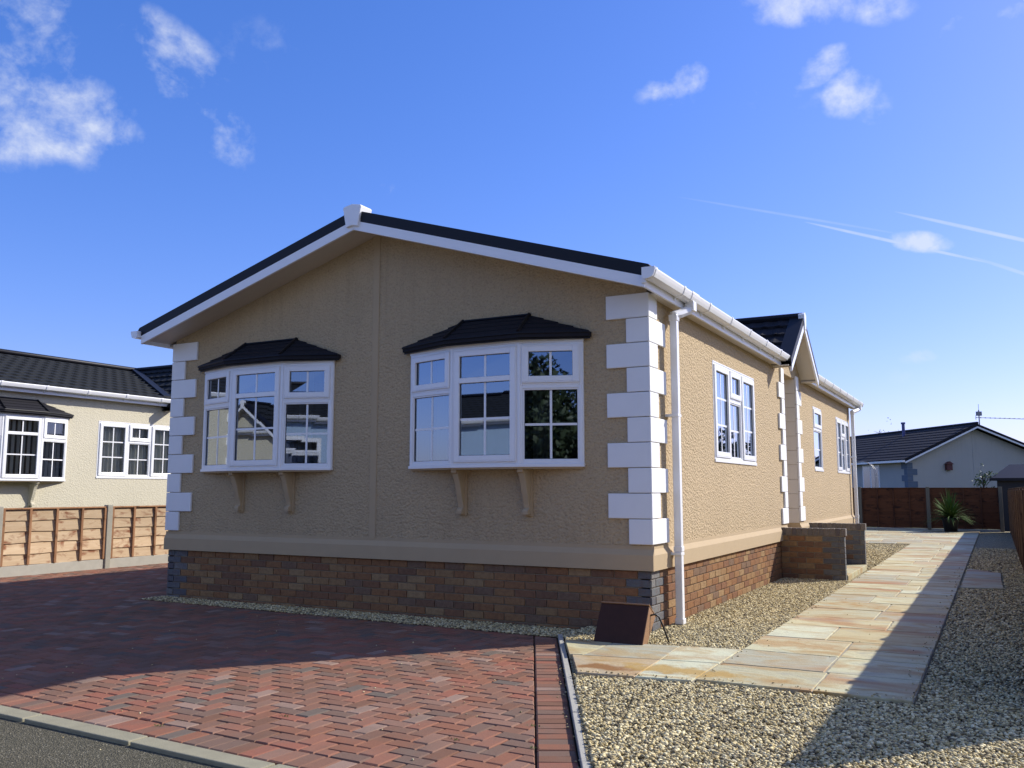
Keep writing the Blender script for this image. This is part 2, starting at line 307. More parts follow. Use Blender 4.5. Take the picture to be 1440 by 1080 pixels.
M_BOXT = mat('sunlit_brown_edge', simple((0.30, 0.17, 0.09), 0.2, 12, .001, 60), rough=0.45)  # rim lighter than the board, its colour standing for sun on the brown
M_METAL = mat('steel', simple((0.25, 0.25, 0.26), 0.1), rough=0.4)
M_BLUEM = mat('blue_grey_metal', simple((0.06, 0.07, 0.20), 0.1), rough=0.4)
M_REDB = mat('red_brown_paint', simple((0.10, 0.03, 0.03), 0.2, 12), rough=0.6)

# ================================================================== mesh helpers
class MB:
    def __init__(s, M=None): s.v = []; s.f = []; s.mi = []; s.M = M; s.cur = 0
    def add(s, vs, fs):
        o = len(s.v)
        for v in vs:
            v = Vector(v); s.v.append(tuple(s.M @ v) if s.M is not None else tuple(v))
        for f in fs: s.f.append([o+i for i in f]); s.mi.append(s.cur)
        return s
    def box(s, x0, x1, y0, y1, z0, z1):
        return s.add([(x0, y0, z0), (x1, y0, z0), (x1, y1, z0), (x0, y1, z0), (x0, y0, z1), (x1, y0, z1), (x1, y1, z1), (x0, y1, z1)],
                     [(0, 3, 2, 1), (4, 5, 6, 7), (0, 1, 5, 4), (1, 2, 6, 5), (2, 3, 7, 6), (3, 0, 4, 7)])
    def prism(s, poly, axis, a, b):
        """poly: 2-D points in the two other axes (cyclic order x,y,z without axis); extruded from a to b"""
        def P(p, t):
            return {'x': (t, p[0], p[1]), 'y': (p[0], t, p[1]), 'z': (p[0], p[1], t)}[axis]
        n = len(poly); vs = [P(p, a) for p in poly] + [P(p, b) for p in poly]
        fs = [list(range(n))[::-1], list(range(n, 2*n))] + [(i, (i+1) % n, n+(i+1) % n, n+i) for i in range(n)]
        return s.add(vs, fs)
    def tube(s, pts, r, k=8):
        pts = [Vector(p) for p in pts]; rings = []
        for i, p in enumerate(pts):
            d = (pts[min(i+1, len(pts)-1)] - pts[max(i-1, 0)]).normalized()
            a = d.orthogonal().normalized() if i == 0 else (a - d*a.dot(d)).normalized()
            c = d.cross(a); rr = r[i] if isinstance(r, (list, tuple)) else r
            rings.append([p + a*rr*math.cos(t*2*math.pi/k) + c*rr*math.sin(t*2*math.pi/k) for t in range(k)])
        vs = [v for g in rings for v in g]; fs = []
        for i in range(len(pts)-1):
            for t in range(k): fs.append((i*k+t, i*k+(t+1) % k, (i+1)*k+(t+1) % k, (i+1)*k+t))
        fs.append(list(range(k))[::-1]); fs.append([len(vs)-k+t for t in range(k)])
        return s.add(vs, fs)
    def build(s, name, m, parent=None, bevel=0.0, smooth=False, fix=True):
        me = bpy.data.meshes.new(name); me.from_pydata(s.v, [], s.f)
        for mm in (m if isinstance(m, (list, tuple)) else [m]): me.materials.append(mm)
        if any(s.mi): me.polygons.foreach_set('material_index', s.mi)
        if fix:
            bm = bmesh.new(); bm.from_mesh(me); bmesh.ops.recalc_face_normals(bm, faces=bm.faces); bm.to_mesh(me); bm.free()
        if smooth: me.polygons.foreach_set('use_smooth', [True]*len(me.polygons))
        me.update()
        o = bpy.data.objects.new(name, me); COL.objects.link(o)
        if parent is not None: o.parent = parent
        if bevel:
            bv = o.modifiers.new('bevel', 'BEVEL'); bv.width = bevel; bv.segments = 2; bv.limit_method = 'ANGLE'; bv.angle_limit = R_(40)
        return o
def tag(o, label=None, cat=None, group=None, kind=None):
    for k, v in (('label', label), ('category', cat), ('group', group), ('kind', kind)):
        if v: o[k] = v
    return o
def empty(name, loc, rz=0):
    o = bpy.data.objects.new(name, None); COL.objects.link(o); o.location = loc; o.rotation_euler = (0, 0, rz); o.empty_display_size = .2; return o
def frameM(o, u, v):
    """matrix: local x=u(right), y=outward normal reversed -> we use columns u, n, v"""
    u = Vector(u).normalized(); v = Vector(v).normalized(); n = u.cross(v)   # outward
    return Matrix(((u.x, n.x, v.x, o[0]), (u.y, n.y, v.y, o[1]), (u.z, n.z, v.z, o[2]), (0, 0, 0, 1)))

# ================================================================== windows (local frame: x right, y outward, z up)
def ring(mb, u0, u1, v0, v1, wd, d0, d1):
    mb.box(u0, u0+wd, d0, d1, v0, v1); mb.box(u1-wd, u1, d0, d1, v0, v1)
    mb.box(u0+wd, u1-wd, d0, d1, v0, v0+wd); mb.box(u0+wd, u1-wd, d0, d1, v1-wd, v1)
def light_unit(M, parent, u0, u1, v0, v1, sash, cols, rows, rail=None, fw=.03, frame=None, rub=None):
    """one light: frame ring, optional sash, pane and glazing bars"""
    ring(frame, u0, u1, v0, v1, fw, -.055, .0)
    a0, a1, b0, b1 = u0+fw, u1-fw, v0+fw, v1-fw
    if sash:
        g = .004; s = MB(M); sw = .052
        ring(s, a0-.012+g, a1+.012-g, b0-.012+g, b1+.012-g, .012, .001, .016)
        ring(s, a0+g, a1-g, b0+g, b1-g, sw, -.04, .016)
        if rail is not None: s.box(a0+g+sw, a1-g-sw, -.04, .014, rail-.026, rail+.026)
        s.build('sash', M_PVC, parent, bevel=.004)
        a0 += sw+g; a1 -= sw+g; b0 += sw+g; b1 -= sw+g; pd = -.012
    else:
        s = MB(M); ring(s, a0, a1, b0, b1, .014, -.045, -.008); s.build('glazing_bead', M_PVC, parent, bevel=.003)
        a0 += .014; a1 -= .014; b0 += .014; b1 -= .014; pd = -.028
    zones = [(b0, b1, rows)]
    if rail is not None: zones = [(b0, rail-.026, rows), (rail+.026, b1, 1)]
    for (z0, z1, rw) in zones:
        jt = random.uniform(-.0012, .0012)
        p = MB(M).add([(a0, pd+jt, z0), (a1, pd-jt, z0), (a1, pd, z1), (a0, pd, z1)], [(0, 1, 2, 3)]); p.build('pane', CUR['g'], parent, fix=False)
        r = MB(M); r_ = .004; ring(r, a0, a1, z0, z1, r_, pd-.001, pd+.005); r.build('gasket', M_BLACK, parent)
        gb = MB(M); bw = .011
        xs = [a0+(a1-a0)*i/cols for i in range(1, cols)]; zs = [z0+(z1-z0)*i/rw for i in range(1, rw)]
        for x in xs: gb.box(x-bw, x+bw, pd-.010, pd+.003, z0+.001, z1-.001)
        cuts = [a0+.001] + sum([[x-bw, x+bw] for x in xs], []) + [a1-.001]
        for z in zs:
            for i in range(0, len(cuts), 2): gb.box(cuts[i], cuts[i+1], pd-.010, pd+.002, z-bw, z+bw)
        if gb.v: gb.build('glazing_bar', M_PVC, parent)
def curtain(M, parent, u0, u1, v0, v1, d=-.16, mt=None, wav=.02, per=.07):
    n = max(6, int((u1-u0)/.012)); vs = []; fs = []
    for i in range(n+1):
        u = u0+(u1-u0)*i/n; dd = d + wav*math.sin(u/per*2*math.pi) + .4*wav*math.sin(u*41)
        vs += [(u, dd, v0), (u, dd*1.0, v1)]
        if i: fs.append((2*i-2, 2*i, 2*i+1, 2*i-1))
    MB(M).add(vs, fs).build('curtain', mt or CUR['c'], parent, smooth=True, fix=False)
def blinds(M, parent, u0, u1, v0, v1, d=-.15):
    mb = MB(M); u = u0
    while u < u1:
        mb.add([(u, d-.025, v0), (u+.03, d+.02, v0), (u+.03, d+.02, v1), (u, d-.025, v1)], [(0, 1, 2, 3)]); u += .10
    mb.build('vertical_blind', M_CURTW, parent, fix=False)
def side_window(root, M, w_, h_, kind, dress='curtain'):
    fr = MB(M)
    o = bpy.data.objects.new('window', bpy.data.meshes.new('window')); COL.objects.link(o); o.parent = root
    if kind == 3:
        c = [0, w_*.355, w_*.645, w_]; t = h_*.66
        light_unit(M, o, c[0], c[1], 0, h_, True, 2, 3, frame=fr)
        light_unit(M, o, c[1], c[2], 0, t, False, 2, 2, frame=fr)
        light_unit(M, o, c[1], c[2], t, h_, True, 2, 1, frame=fr)
        light_unit(M, o, c[2], c[3], 0, h_, True, 2, 3, frame=fr)
    else:
        t = h_*.66
        light_unit(M, o, 0, w_, 0, t, False, 1, 2, frame=fr); light_unit(M, o, 0, w_, t, h_, True, 1, 1, frame=fr)
    fr.box(-.02, w_+.02, -.03, .012, -.035, 0)                       # cill
    ring(fr, -.018, w_+.018, 0, h_+.018, .018, -.03, .004)
    tmp = fr.build('tmp', M_PVC, None); o.data = tmp.data; o.data.name = 'window'; bpy.data.objects.remove(tmp)
    bv = o.modifiers.new('bevel', 'BEVEL'); bv.width = .003; bv.segments = 1; bv.limit_method = 'ANGLE'
    if dress == 'curtain':
        curtain(M, o, .04, w_*.2, .02, h_-.02, d=-.25); curtain(M, o, w_*.8, w_-.04, .02, h_-.02, d=-.25)
    elif dress == 'net':
        curtain(M, o, .04, w_-.04, .02, h_-.02, wav=.02, per=.09, d=-.10)
    return o
def bay_window(root, M, wl, wa, wb, wr, z0, z1, proj=.22, dress='curtain', wallm=None, blind=False):
    """M: local x along wall, y outward, z up; wl..wr on the wall, wa..wb the centre facet"""
    o = bpy.data.objects.new('bay_window', bpy.data.meshes.new('bay_window')); COL.objects.link(o); o.parent = root
    fr = MB(None); h = z1-z0
    L0, L1, R1, R0 = Vector((wl, .03, z0)), Vector((wa, proj, z0)), Vector((wb, proj, z0)), Vector((wr, .03, z0))
    def facet(p, q, kind):
        FM = M @ frameM(p, q-p, (0, 0, 1)); 
        # frameM gives y = u x v ; need outward (+y of M)
        wdt = (q-p).length
        FM = M @ Matrix(((( q-p).x/wdt, -(q-p).y/wdt, 0, p.x), ((q-p).y/wdt, (q-p).x/wdt, 0, p.y), (0, 0, 1, p.z), (0, 0, 0, 1)))
        sub = MB(FM); g = .006
        if kind == 'c':
            light_unit(FM, o, g, wdt-g, 0, h, True, 2, 2, rail=h*.715, frame=sub)
        else:
            light_unit(FM, o, g, wdt-g, 0, h*.645, False, 2, 2, frame=sub)
            light_unit(FM, o, g, wdt-g, h*.645, h, True, 2, 1, frame=sub)
        ofs = len(fr.v); fr.v += sub.v; fr.f += [[i+ofs for i in f] for f in sub.f]; fr.mi += [0]*len(sub.f)
        if kind != 'c' and dress == 'curtain': curtain(FM, o, .09, wdt*.42, .03, h-.03, d=-.30)
        if blind: blinds(FM, o, .05, wdt-.06, .05, h-.03, d=-.10)
    facet(L0, L1, 's'); facet(L1, R1, 'c'); facet(R1, R0, 's')
    k = MB(M)
    # corner posts, side returns, head and base boards
    for (x, y) in ((wa, proj), (wb, proj)): k.box(x-.014, x+.014, y-.05, y+.004, z0, z1)
    k.box(wl-.004, wl+.03, -.0, .026, z0, z1); k.box(wr-.03, wr+.004, -.0, .026, z0, z1)
    base = [(wl-.01, .002), (wl-.01, .04), (wa-.005, proj+.012), (wb+.005, proj+.012), (wr+.01, .04), (wr+.01, .002)]
    k.prism(base, 'z', z0-.03, z0); k.prism([(p[0], p[1]-.008 if p[1] > .01 else p[1]) for p in base], 'z', z1, z1+.04)
    ofs = len(fr.v); fr.v += k.v; fr.f += [[i+ofs for i in f] for f in k.f]; fr.mi += [0]*len(k.f)
    tmp = fr.build('tmp', M_PVC, None); o.data = tmp.data; o.data.name = 'bay_window'; bpy.data.objects.remove(tmp)
    bv = o.modifiers.new('bevel', 'BEVEL'); bv.width = .003; bv.segments = 1; bv.limit_method = 'ANGLE'
    # underside board
    MB(M).prism([(p[0]+(.02 if p[0] < wa else -.02 if p[0] > wb else 0), max(.002, p[1]-.015)) for p in base], 'z', z0-.045, z0-.03).build('base_board', M_BAND, o)
    # roof
    ze, zt, ov = z1+.04, z1+.305, .085
    A, B = Vector((wa+.0, 0.004, zt)), Vector((wb-.0, 0.004, zt))
    E = [Vector((wl-.085, .004, ze)), Vector((wl-.085, .06, ze)), Vector((wa-.035, proj+ov, ze)), Vector((wb+.035, proj+ov, ze)), Vector((wr+.085, .06, ze)), Vector((wr+.085, .004, ze))]
    th = Vector((0, 0, .045)); rm = MB(M)
    def strips(t0, t1, e0, e1, n=4):
        for i in range(n):
            a = i/n; b_ = (i+1)/n
            up = Vector((0, .004, .010))
            p0, p1 = t0.lerp(e0+th, a), t1.lerp(e1+th, a); q0, q1 = t0.lerp(e0+th, b_)+up, t1.lerp(e1+th, b_)+up
            rm.add([p0, p1, q1, q0], [(0, 1, 2, 3)]); rm.add([q0, q1, q1-up*1.2, q0-up*1.2], [(0, 1, 2, 3)])
    strips(A, B, E[2], E[3]); strips(A+Vector((-.001, 0, 0)), A, E[1], E[2]); strips(B, B+Vector((.001, 0, 0)), E[3], E[4])
    for i in range(5): rm.add([E[i], E[i+1], E[i+1]+th, E[i]+th], [(0, 1, 2, 3)])
    rm.add([A, E[0]+th, E[1]+th], [(0, 1, 2)]); rm.add([B, E[4]+th, E[5]+th], [(0, 1, 2)])
    rm.add(E, [list(range(6))]); rm.build('bay_roof', M_TILED, o)
    hp = MB(M)
    up = Vector((0, .006, .014))
    hp.tube([A+up, E[2]+th+up], .016, 6); hp.tube([B+up, E[3]+th+up], .016, 6); hp.tube([A+Vector((-.02, .012, .005)), B+Vector((.02, .012, .005))], .014, 6)
    hp.tube([E[1]+th*.92+Vector((0, .003, 0)), E[2]+th*.92, E[3]+th*.92, E[4]+th*.92+Vector((0, .003, 0))], .012, 6)
    hp.build('hip_trim', M_DARK, o)
    d = MB(M)
    for i in range(1, 4): d.add([E[i]+Vector((0, -.03, -.02)), E[i+1]+Vector((0, -.03, -.02)), E[i+1]+Vector((0, -.03, .005)), E[i]+Vector((0, -.03, .005))], [(0, 1, 2, 3)])
    d.build('roof_fascia', M_DARK, o, fix=False)
    # two shaped brackets
    for x in (wa+.01, wb-.01):
        prof = [(.002, z0-.045), (.19, z0-.045), (.19, z0-.075)]
        for i in range(9):
            t = i/8; prof.append((.165-.115*math.sin(t*math.pi/2)*(.9+.1*math.cos(t*6)), z0-.085-.33*t))
        prof += [(.075, z0-.425), (.085, z0-.445), (.085, z0-.475), (.002, z0-.475)]
        bb = MB(M); bb.prism(prof, 'x', x-.03, x+.03); bb.box(x-.045, x+.045, .002, .022, z0-.49, z0-.045)
        bb.build('bracket', wallm or M_BAND, o, bevel=.004)
    return o

# ================================================================== roofs
def tile_slope(mb, P, along, down, nrm, la, ld, course=.33, wave=.24, amp=.0035, clip=None, step=.036):
    """profiled tile sheet; clip(local a, d) -> keep"""
    along = Vector(along).normalized(); down = Vector(down).normalized(); nrm = Vector(nrm).normalized()
    nr = max(1, round(ld/course)); c = ld/nr; nc = max(2, int(la/.035)); P = Vector(P)
    for r in range(nr):
        base = len(mb.v); vs = []
        for j in range(3):
            dd = c*(r + (0, .97, 1.0)[j]); lift = (0.0, step, .0)[j]
            for i in range(nc+1):
                a = la*i/nc; wv = amp*max(0, math.sin(a/wave*2*math.pi ))*(1.0 if j != 0 else .55)
                jag = .010*math.sin(a/wave*2*math.pi ) if j == 1 else 0
                vs.append(P + along*a + down*(dd+jag) + nrm*(lift+wv))
        fs = []
        for j in range(2):
            for i in range(nc):
                if clip and not clip(la*(i+.5)/nc, c*(r+.5)): continue
                o = j*(nc+1)+i; fs.append((o, o+1, o+nc+2, o+nc+1))
        mb.add(vs, fs)

def xz_slope_poly(xa, xb, xr, zb, zt, s):
    """polygon following the pitch: between |x-xr| offsets, bottom zb and top zt measured at the ridge"""
    return [(xa, zb-s*abs(xa-xr)), (xb, zb-s*abs(xb-xr)), (xb, zt-s*abs(xb-xr)), (xa, zt-s*abs(xa-xr))]

def bricks_wall(mb, mbb, O, u, n, length, courses, z0, blue0=True, blue1=True, phase=0, bl=.215, bh=.065, j=.010):
    """stretcher bond bricks as separate chamfered blocks; corner bricks go to the blue mesh"""
    O = Vector(O); u = Vector(u).normalized(); n = Vector(n).normalized()
    for c in range(courses):
        x = -((bl+j)/2) if (c+phase) % 2 else 0.0
        z = z0 + c*(bh+j) + j*.5
        while x < length-0.01:
            a, b_ = max(0, x), min(length, x+bl)
            if b_-a > .03:
                blue = (blue0 and a < .12 and (b_-a > .05)) or (blue1 and b_ > length-.12)
                t = mbb if blue else mb; e = .003; pr = .008 + random.uniform(-.001, .001)
                vs = []
                for (uu, zz, d) in ((a, z, -.02), (b_, z, -.02), (b_, z+bh, -.02), (a, z+bh, -.02), (a, z, pr-e), (b_, z, pr-e), (b_, z+bh, pr-e), (a, z+bh, pr-e), (a+e, z+e, pr), (b_-e, z+e, pr), (b_-e, z+bh-e, pr), (a+e, z+bh-e, pr)):
                    vs.append(O + u*uu + n*d + Vector((0, 0, zz)))
                fs = [(8, 9, 10, 11)]
                for q in range(4): fs.append((q, (q+1) % 4, 4+(q+1) % 4, 4+q)); fs.append((4+q, 4+(q+1) % 4, 8+(q+1) % 4, 8+q))
                t.add(vs, fs)
            x += bl+j

def wall_panel(mb, a0, a1, z0, z1, opens, put):
    """rect wall with rectangular openings -> put(a0,a1,z0,z1)"""
    xs = sorted({a0, a1, *[o[0] for o in opens], *[o[1] for o in opens]}); 
    for i in range(len(xs)-1):
        l, r = xs[i], xs[i+1]; zc = z0
        for o in sorted([o for o in opens if o[0] <= l and o[1] >= r], key=lambda q: q[2]):
            if o[2] > zc: put(l, r, zc, o[2])
            zc = o[3]
        if zc < z1: put(l, r, zc, z1)

# ================================================================== the bungalow type
def bungalow(root, L=12.74, W=6.1, wm=M_WALL, bm_=M_BAND, qm=M_QUOIN, s=.302, zapex=3.915, detail=True, bays=(), sidewins=(), sidebays=(),
             porch=None, recess=None, baseh=.51, downpipes=(), quoin_left=True, tiles='none', gutter_breaks=None, brick=True, joint=True, gutter_end=.0):
    cx = -W/2; eav = 3.05-.0
    zw = zapex+.06                                 # wall apex
    Zb = baseh+.0
    # ---- walls
    T_ = .12
    mw = MB()
    fo = [(b[0], b[3], 1.47, 2.62) for b in bays]
    ztop = zw - s*W/2
    wall_panel(mw, -W, 0, Zb, ztop, fo, lambda a, b, c, d: mw.box(a, b, 0, T_, c, d))
    mw.prism([(-W, ztop), (0, ztop), (cx, zw)], 'y', 0, T_)
    mw.prism([(-W, ztop), (0, ztop), (cx, zw)], 'y', L-T_, L); mw.box(-W, 0, L-T_, L, Zb, ztop)
    so_ = [(y0, y0+w_, z0, z0+h) for (y0, w_, z0, h, k) in sidewins] + [(b[0], b[3], 1.47, 2.62) for b in sidebays]
    if recess: so_.append((recess[0], recess[1], Zb, recess[2]))
    wall_panel(mw, T_, L-T_, Zb, ztop, so_, lambda a, b, c, d: mw.box(-T_, 0, a, b, c, d))
    mw.box(-W, -W+T_, T_, L-T_, Zb, ztop)
    if porch:
        yc, hw, ps, pz = porch; zz = pz-.12
        mw.prism([(yc-hw+.02, ztop), (yc+hw-.02, ztop), (yc+hw-.02, zz-ps*(hw-.02)), (yc, zz), (yc-hw+.02, zz-ps*(hw-.02))], 'x', -T_, -.0005)
    wall = mw.build('wall', wm, root)
    if joint:
        MB().add([], []); j = MB(); j.box(cx-.043, cx+.043, -.007, 0, Zb+.2, zw-.02); j.build('joint_strip', bm_, root, bevel=.002)
        if recess is not None: pass
    # ---- interior
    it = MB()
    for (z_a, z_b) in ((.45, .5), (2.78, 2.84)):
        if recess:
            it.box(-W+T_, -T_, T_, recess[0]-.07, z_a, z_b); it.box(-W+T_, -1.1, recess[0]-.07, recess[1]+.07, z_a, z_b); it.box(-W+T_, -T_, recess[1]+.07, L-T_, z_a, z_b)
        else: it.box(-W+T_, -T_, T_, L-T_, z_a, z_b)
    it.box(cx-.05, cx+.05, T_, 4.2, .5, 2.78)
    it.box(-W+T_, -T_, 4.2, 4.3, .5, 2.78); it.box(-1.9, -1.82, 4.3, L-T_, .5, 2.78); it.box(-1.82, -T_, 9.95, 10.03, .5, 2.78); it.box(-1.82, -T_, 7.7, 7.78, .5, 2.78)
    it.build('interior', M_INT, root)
    # ---- recess (entrance)
    if recess:
        r0, r1, rz = recess; rc = MB(); rc.box(-1.1, -.999, r0-.1, r1+.1, Zb, rz); rc.box(-1.0, -T_, r0-.06, r0-.0, Zb, rz); rc.box(-1.0, -.004, r0+.001, r1-.001, rz-.006, rz+.05); rc.box(-1.0, -.004, r1-.004, r1+.06, Zb, Zb+.2); rc.build('porch_lining', bm_, root)
        rj = MB()
        n = 10; hq = (rz-Zb-.2)/n
        for i in range(n): rj.box(-1.0, -.002, r1-.012, r1+.06, Zb+.2+i*hq+.002, Zb+.2+(i+1)*hq-.002)
        rj.build('jamb_block', M_JAMB, root, bevel=.004)
        dr = MB(); dr.box(-.998, -.95, r0, r1, Zb+.05, rz-.02); dr.build('door', M_PVC, root)
        stp = MB(); stp.box(-1.0, .0, r0, r1, Zb-.05, Zb+.05); stp.build('threshold', bm_, root)
    # ---- plinth band
    band = [(0, Zb), (-.03, Zb), (-.03, Zb+.135), (-.004, Zb+.185), (-.004, Zb+.215), (0, Zb+.215)]
    bd = MB()
    def ext(poly, ax, a, b):
        bd.prism(poly, ax, a, b)
    ext([(p[0]-.0, p[1]) for p in band], 'x', -W-.03, .03)                                    # front (y,z)
    e2 = [(-p[0], p[1]) for p in band]
    segs = [(0, L)] if not recess else [(0, recess[0]), (recess[1], L)]
    for a, b in segs: bd.prism(e2, 'y', a, b)
    bd.prism([(-W+p[0], p[1]) for p in band], 'y', 0, L)
    bd.build('plinth_band', bm_, root)
    # ---- brick base
    if brick:
        bb = MB(); bl = MB(); mo = MB()
        mo.box(-W+.02, -.02, .016, .1, -.15, Zb); mo.box(-.1, -.016, .016, L-.02, -.15, Zb); mo.box(-W+.016, -W+.1, .016, L-.02, -.15, Zb)
        nc = 8; z0 = Zb-nc*.075-.002
        bricks_wall(bb, bl, (-W+.012, .012, 0), (1, 0, 0), (0, -1, 0), W-.024, nc, z0)
        bricks_wall(bb, bl, (-.012, .012+.0, 0), (0, 1, 0), (1, 0, 0), L-.03, nc, z0, phase=1)
        bricks_wall(bb, bl, (-W+.012, L-.01, 0), (0, -1, 0), (-1, 0, 0), L-.03, nc, z0, phase=1)
        br = bb.build('brick_base', M_BRICK, root, fix=False); 
        for sx_ in (0, 1):
            for sy_ in (0, 1):
                q = MB(); mp = {}
                for f in bl.f:
                    if (bl.v[f[0]][0] > cx) == bool(sx_) and (bl.v[f[0]][1] > L/2) == bool(sy_):
                        for i_ in f:
                            if i_ not in mp: mp[i_] = len(q.v); q.v.append(bl.v[i_])
                        q.f.append([mp[i_] for i_ in f]); q.mi.append(0)
                if q.f: q.build('corner_brick', M_BRICKB, br, fix=False)
        mo.build('mortar', M_MORT, br)
    else:
        MB().box(-W, 0, .02, L-.02, -.4, Zb).build('base', M_BRICK, root)
    # ---- quoins
    zq0, zq1, nq = Zb+.225, ztop-.05, 10; hq = (zq1-zq0)/nq; p = .028; g = .003
    for i in range(nq):                       # i = 0 at the top, front-wide
        a, b = zq1-(i+1)*hq+g, zq1-i*hq-g
        fw, sw = (.39, .205) if i % 2 == 0 else (.195, .43)
        if not detail: 
            fw *= 1.0
        q = MB(); q.prism([(-fw, -p), (p, -p), (p, sw), (-.001, sw), (-.001, -.0005), (-fw, -.0005)], 'z', a, b); q.build('quoin', qm, root, bevel=.006)
        if quoin_left:
            q = MB(); q.prism([(-W+fw, -p), (-W-p, -p), (-W-p, sw), (-W+.001, sw), (-W+.001, -.0005), (-W+fw, -.0005)], 'z', a, b); q.build('quoin', qm, root, bevel=.006)
        if recess:
            r0, r1, rz = recess; v = .37 if i % 2 == 1 else .18
            q = MB(); q.prism([(.0, r0-v), (p, r0-v), (p, r0+.012), (-.06, r0+.012), (-.06, r0+.001), (.0, r0+.001)], 'z', a, b); q.build('quoin', qm, root, bevel=.006)
            q = MB(); q.prism([(.0005, r1-.012), (p, r1-.012), (p, r1+v), (.0005, r1+v)], 'z', a, b); q.build('quoin', qm, root, bevel=.006)
    # ---- windows
    for b in bays: bay_window(root, frameM_front(), b[0], b[1], b[2], b[3], 1.46, 2.60, wallm=bm_)
    for k, (y0, w_, z0, h, kind) in enumerate(sidewins): side_window(root, frameM_side(y0, z0), w_, h, kind, dress='net' if not detail else 'curtain')
    for b in sidebays: bay_window(root, frameM_side(0, 0), b[0], b[1], b[2], b[3], 1.46, 2.60, wallm=bm_, dress='', blind=True)
    # ---- roof
    zb, zt = zapex+.10, zapex+.215; F0 = -.42; B0 = L+.42; xe = .19
    rf = MB()
    rf.prism([(-W-xe+.03, zb-s*(W/2+xe-.03)), (cx, zb), (cx, zt-.03), (-W-xe+.03, zt-.03-s*(W/2+xe-.03))], 'y', F0+.02, B0)
    rseg = [(F0+.02, B0, xe-.03)] if not (gutter_breaks and detail) else [(F0+.02, gutter_breaks[0]+.05, xe-.03), (gutter_breaks[0]+.05, gutter_breaks[1]-.05, -.16), (gutter_breaks[1]-.05, B0, xe-.03)]
    for (ya_, yb_, xe_) in rseg: rf.prism([(cx, zb), (xe_, zb-s*(xe_-cx)), (xe_, zt-.03-s*(xe_-cx)), (cx, zt-.03)], 'y', ya_, yb_)
    roof = rf.build('roof', M_TILE, root)
    vg = MB()
    vg.prism([(cx-.09, zb-s*.09), (-W-xe, zb-s*(W/2+xe)), (-W-xe, zt-s*(W/2+xe)-.02), (-W-xe+.02, zt-s*(W/2+xe-.02)), (cx-.09, zt-s*.09)], 'y', F0, F0+.14)
    vg.prism([(cx+.09, zb-s*.09), (xe, zb-s*(W/2+xe)), (xe, zt-s*(W/2+xe)-.02), (xe-.02, zt-s*(W/2+xe-.02)), (cx+.09, zt-s*.09)], 'y', F0, F0+.14)
    vg.build('verge_trim', M_DARK, roof, bevel=.006)
    al = math.atan(s); 
    if tiles != 'none':
        ca, sa = math.cos(al), math.sin(al); ld = (W/2+xe)/ca
        tm = MB()
        cl = None
        if porch:
            yc, hw, ps, pz = porch
        for sg in (1, -1):
            if sg == 1:
                tile_slope(tm, (cx, F0+.05, zt-.03), (0, 1, 0), (ca, 0, -sa), (sa, 0, ca), B0-F0-.1, ld)
            else: tile_slope(tm, (cx, F0+.05, zt-.03), (0, 1, 0), (-ca, 0, -sa), (-sa, 0, ca), B0-F0-.1, ld)
        tm.build('tile_courses', M_TILE, roof, smooth=False)
        rg = MB(); rg.tube([(cx, F0, zt+.02), (cx, B0, zt+.02)], .055, 8); rg.build('ridge_tiles', M_DARK, roof, smooth=True)
    bg_ = MB()
    for sg in (1, -1):
        def X(d): return cx+sg*d
        ex = W/2+.13
        for (ya_, yb_) in ((F0, F0+.028), (B0-.028, B0)):
            bg_ = MB(); bg_.prism([(X(.0), zapex), (X(ex), zapex-s*ex), (X(ex), zb-s*ex+.001), (X(.0), zb+.001)], 'y', ya_, yb_)
            bg_.build('bargeboard', M_PVC, roof, bevel=.003)
    sf = MB()
    for sg in (1, -1):
        d1 = W/2+.11
        sf.prism([(cx, zapex+.045), (cx+sg*d1, zapex+.045-s*d1), (cx+sg*d1, zapex+.065-s*d1), (cx, zapex+.065)], 'y', F0+.028, -.0005)
        for k in range(1, 3): pass
    ze = zapex-s*(W/2+.13)
    ysegs = [(F0+.028, B0-.028)]
    if gutter_breaks: ysegs = [(F0+.028, gutter_breaks[0]+.065), (gutter_breaks[1], B0-.028)]
    for a, b in ysegs: sf.box(0.0005, .11, a if a > 0 else .0, b, ze+.025, ze+.04)
    sf.box(-W-.11, -W, 0, B0-.03, ze+.025, ze+.04); sf.build('soffit', M_PVC2, roof)
    fa = MB()
    for a, b in ysegs:
        fa.box(.11, .132, a, b, ze+.005, ze+.135)
    fa.box(-W-.132, -W-.11, F0+.03, B0-.03, ze+.005, ze+.135); fa.build('fascia', M_PVC, roof, bevel=.003)
    # white ridge end cap
    c = MB(); c.prism([(cx-.075, zb-.075), (cx, zb-.06), (cx+.075, zb-.075), (cx+.118, zt+.02), (cx+.105, zt+.035), (cx, zt+.055), (cx-.105, zt+.035), (cx-.118, zt+.02)], 'y', F0-.03, F0+.16)
    c.build('ridge_cap', M_PVC, roof, bevel=.006)
    # ---- gutters
    zg = ze+.155; prof = [(.133, zg), (.245, zg), (.248, zg-.015), (.238, zg-.045), (.225, zg-.075), (.19, zg-.088), (.15, zg-.088), (.133, zg-.075)]
    gsegs = [(F0-.055, B0+.05)] if not gutter_breaks else [(F0-.055, gutter_breaks[0]+.12), (gutter_breaks[1]-.02, B0+.05)]
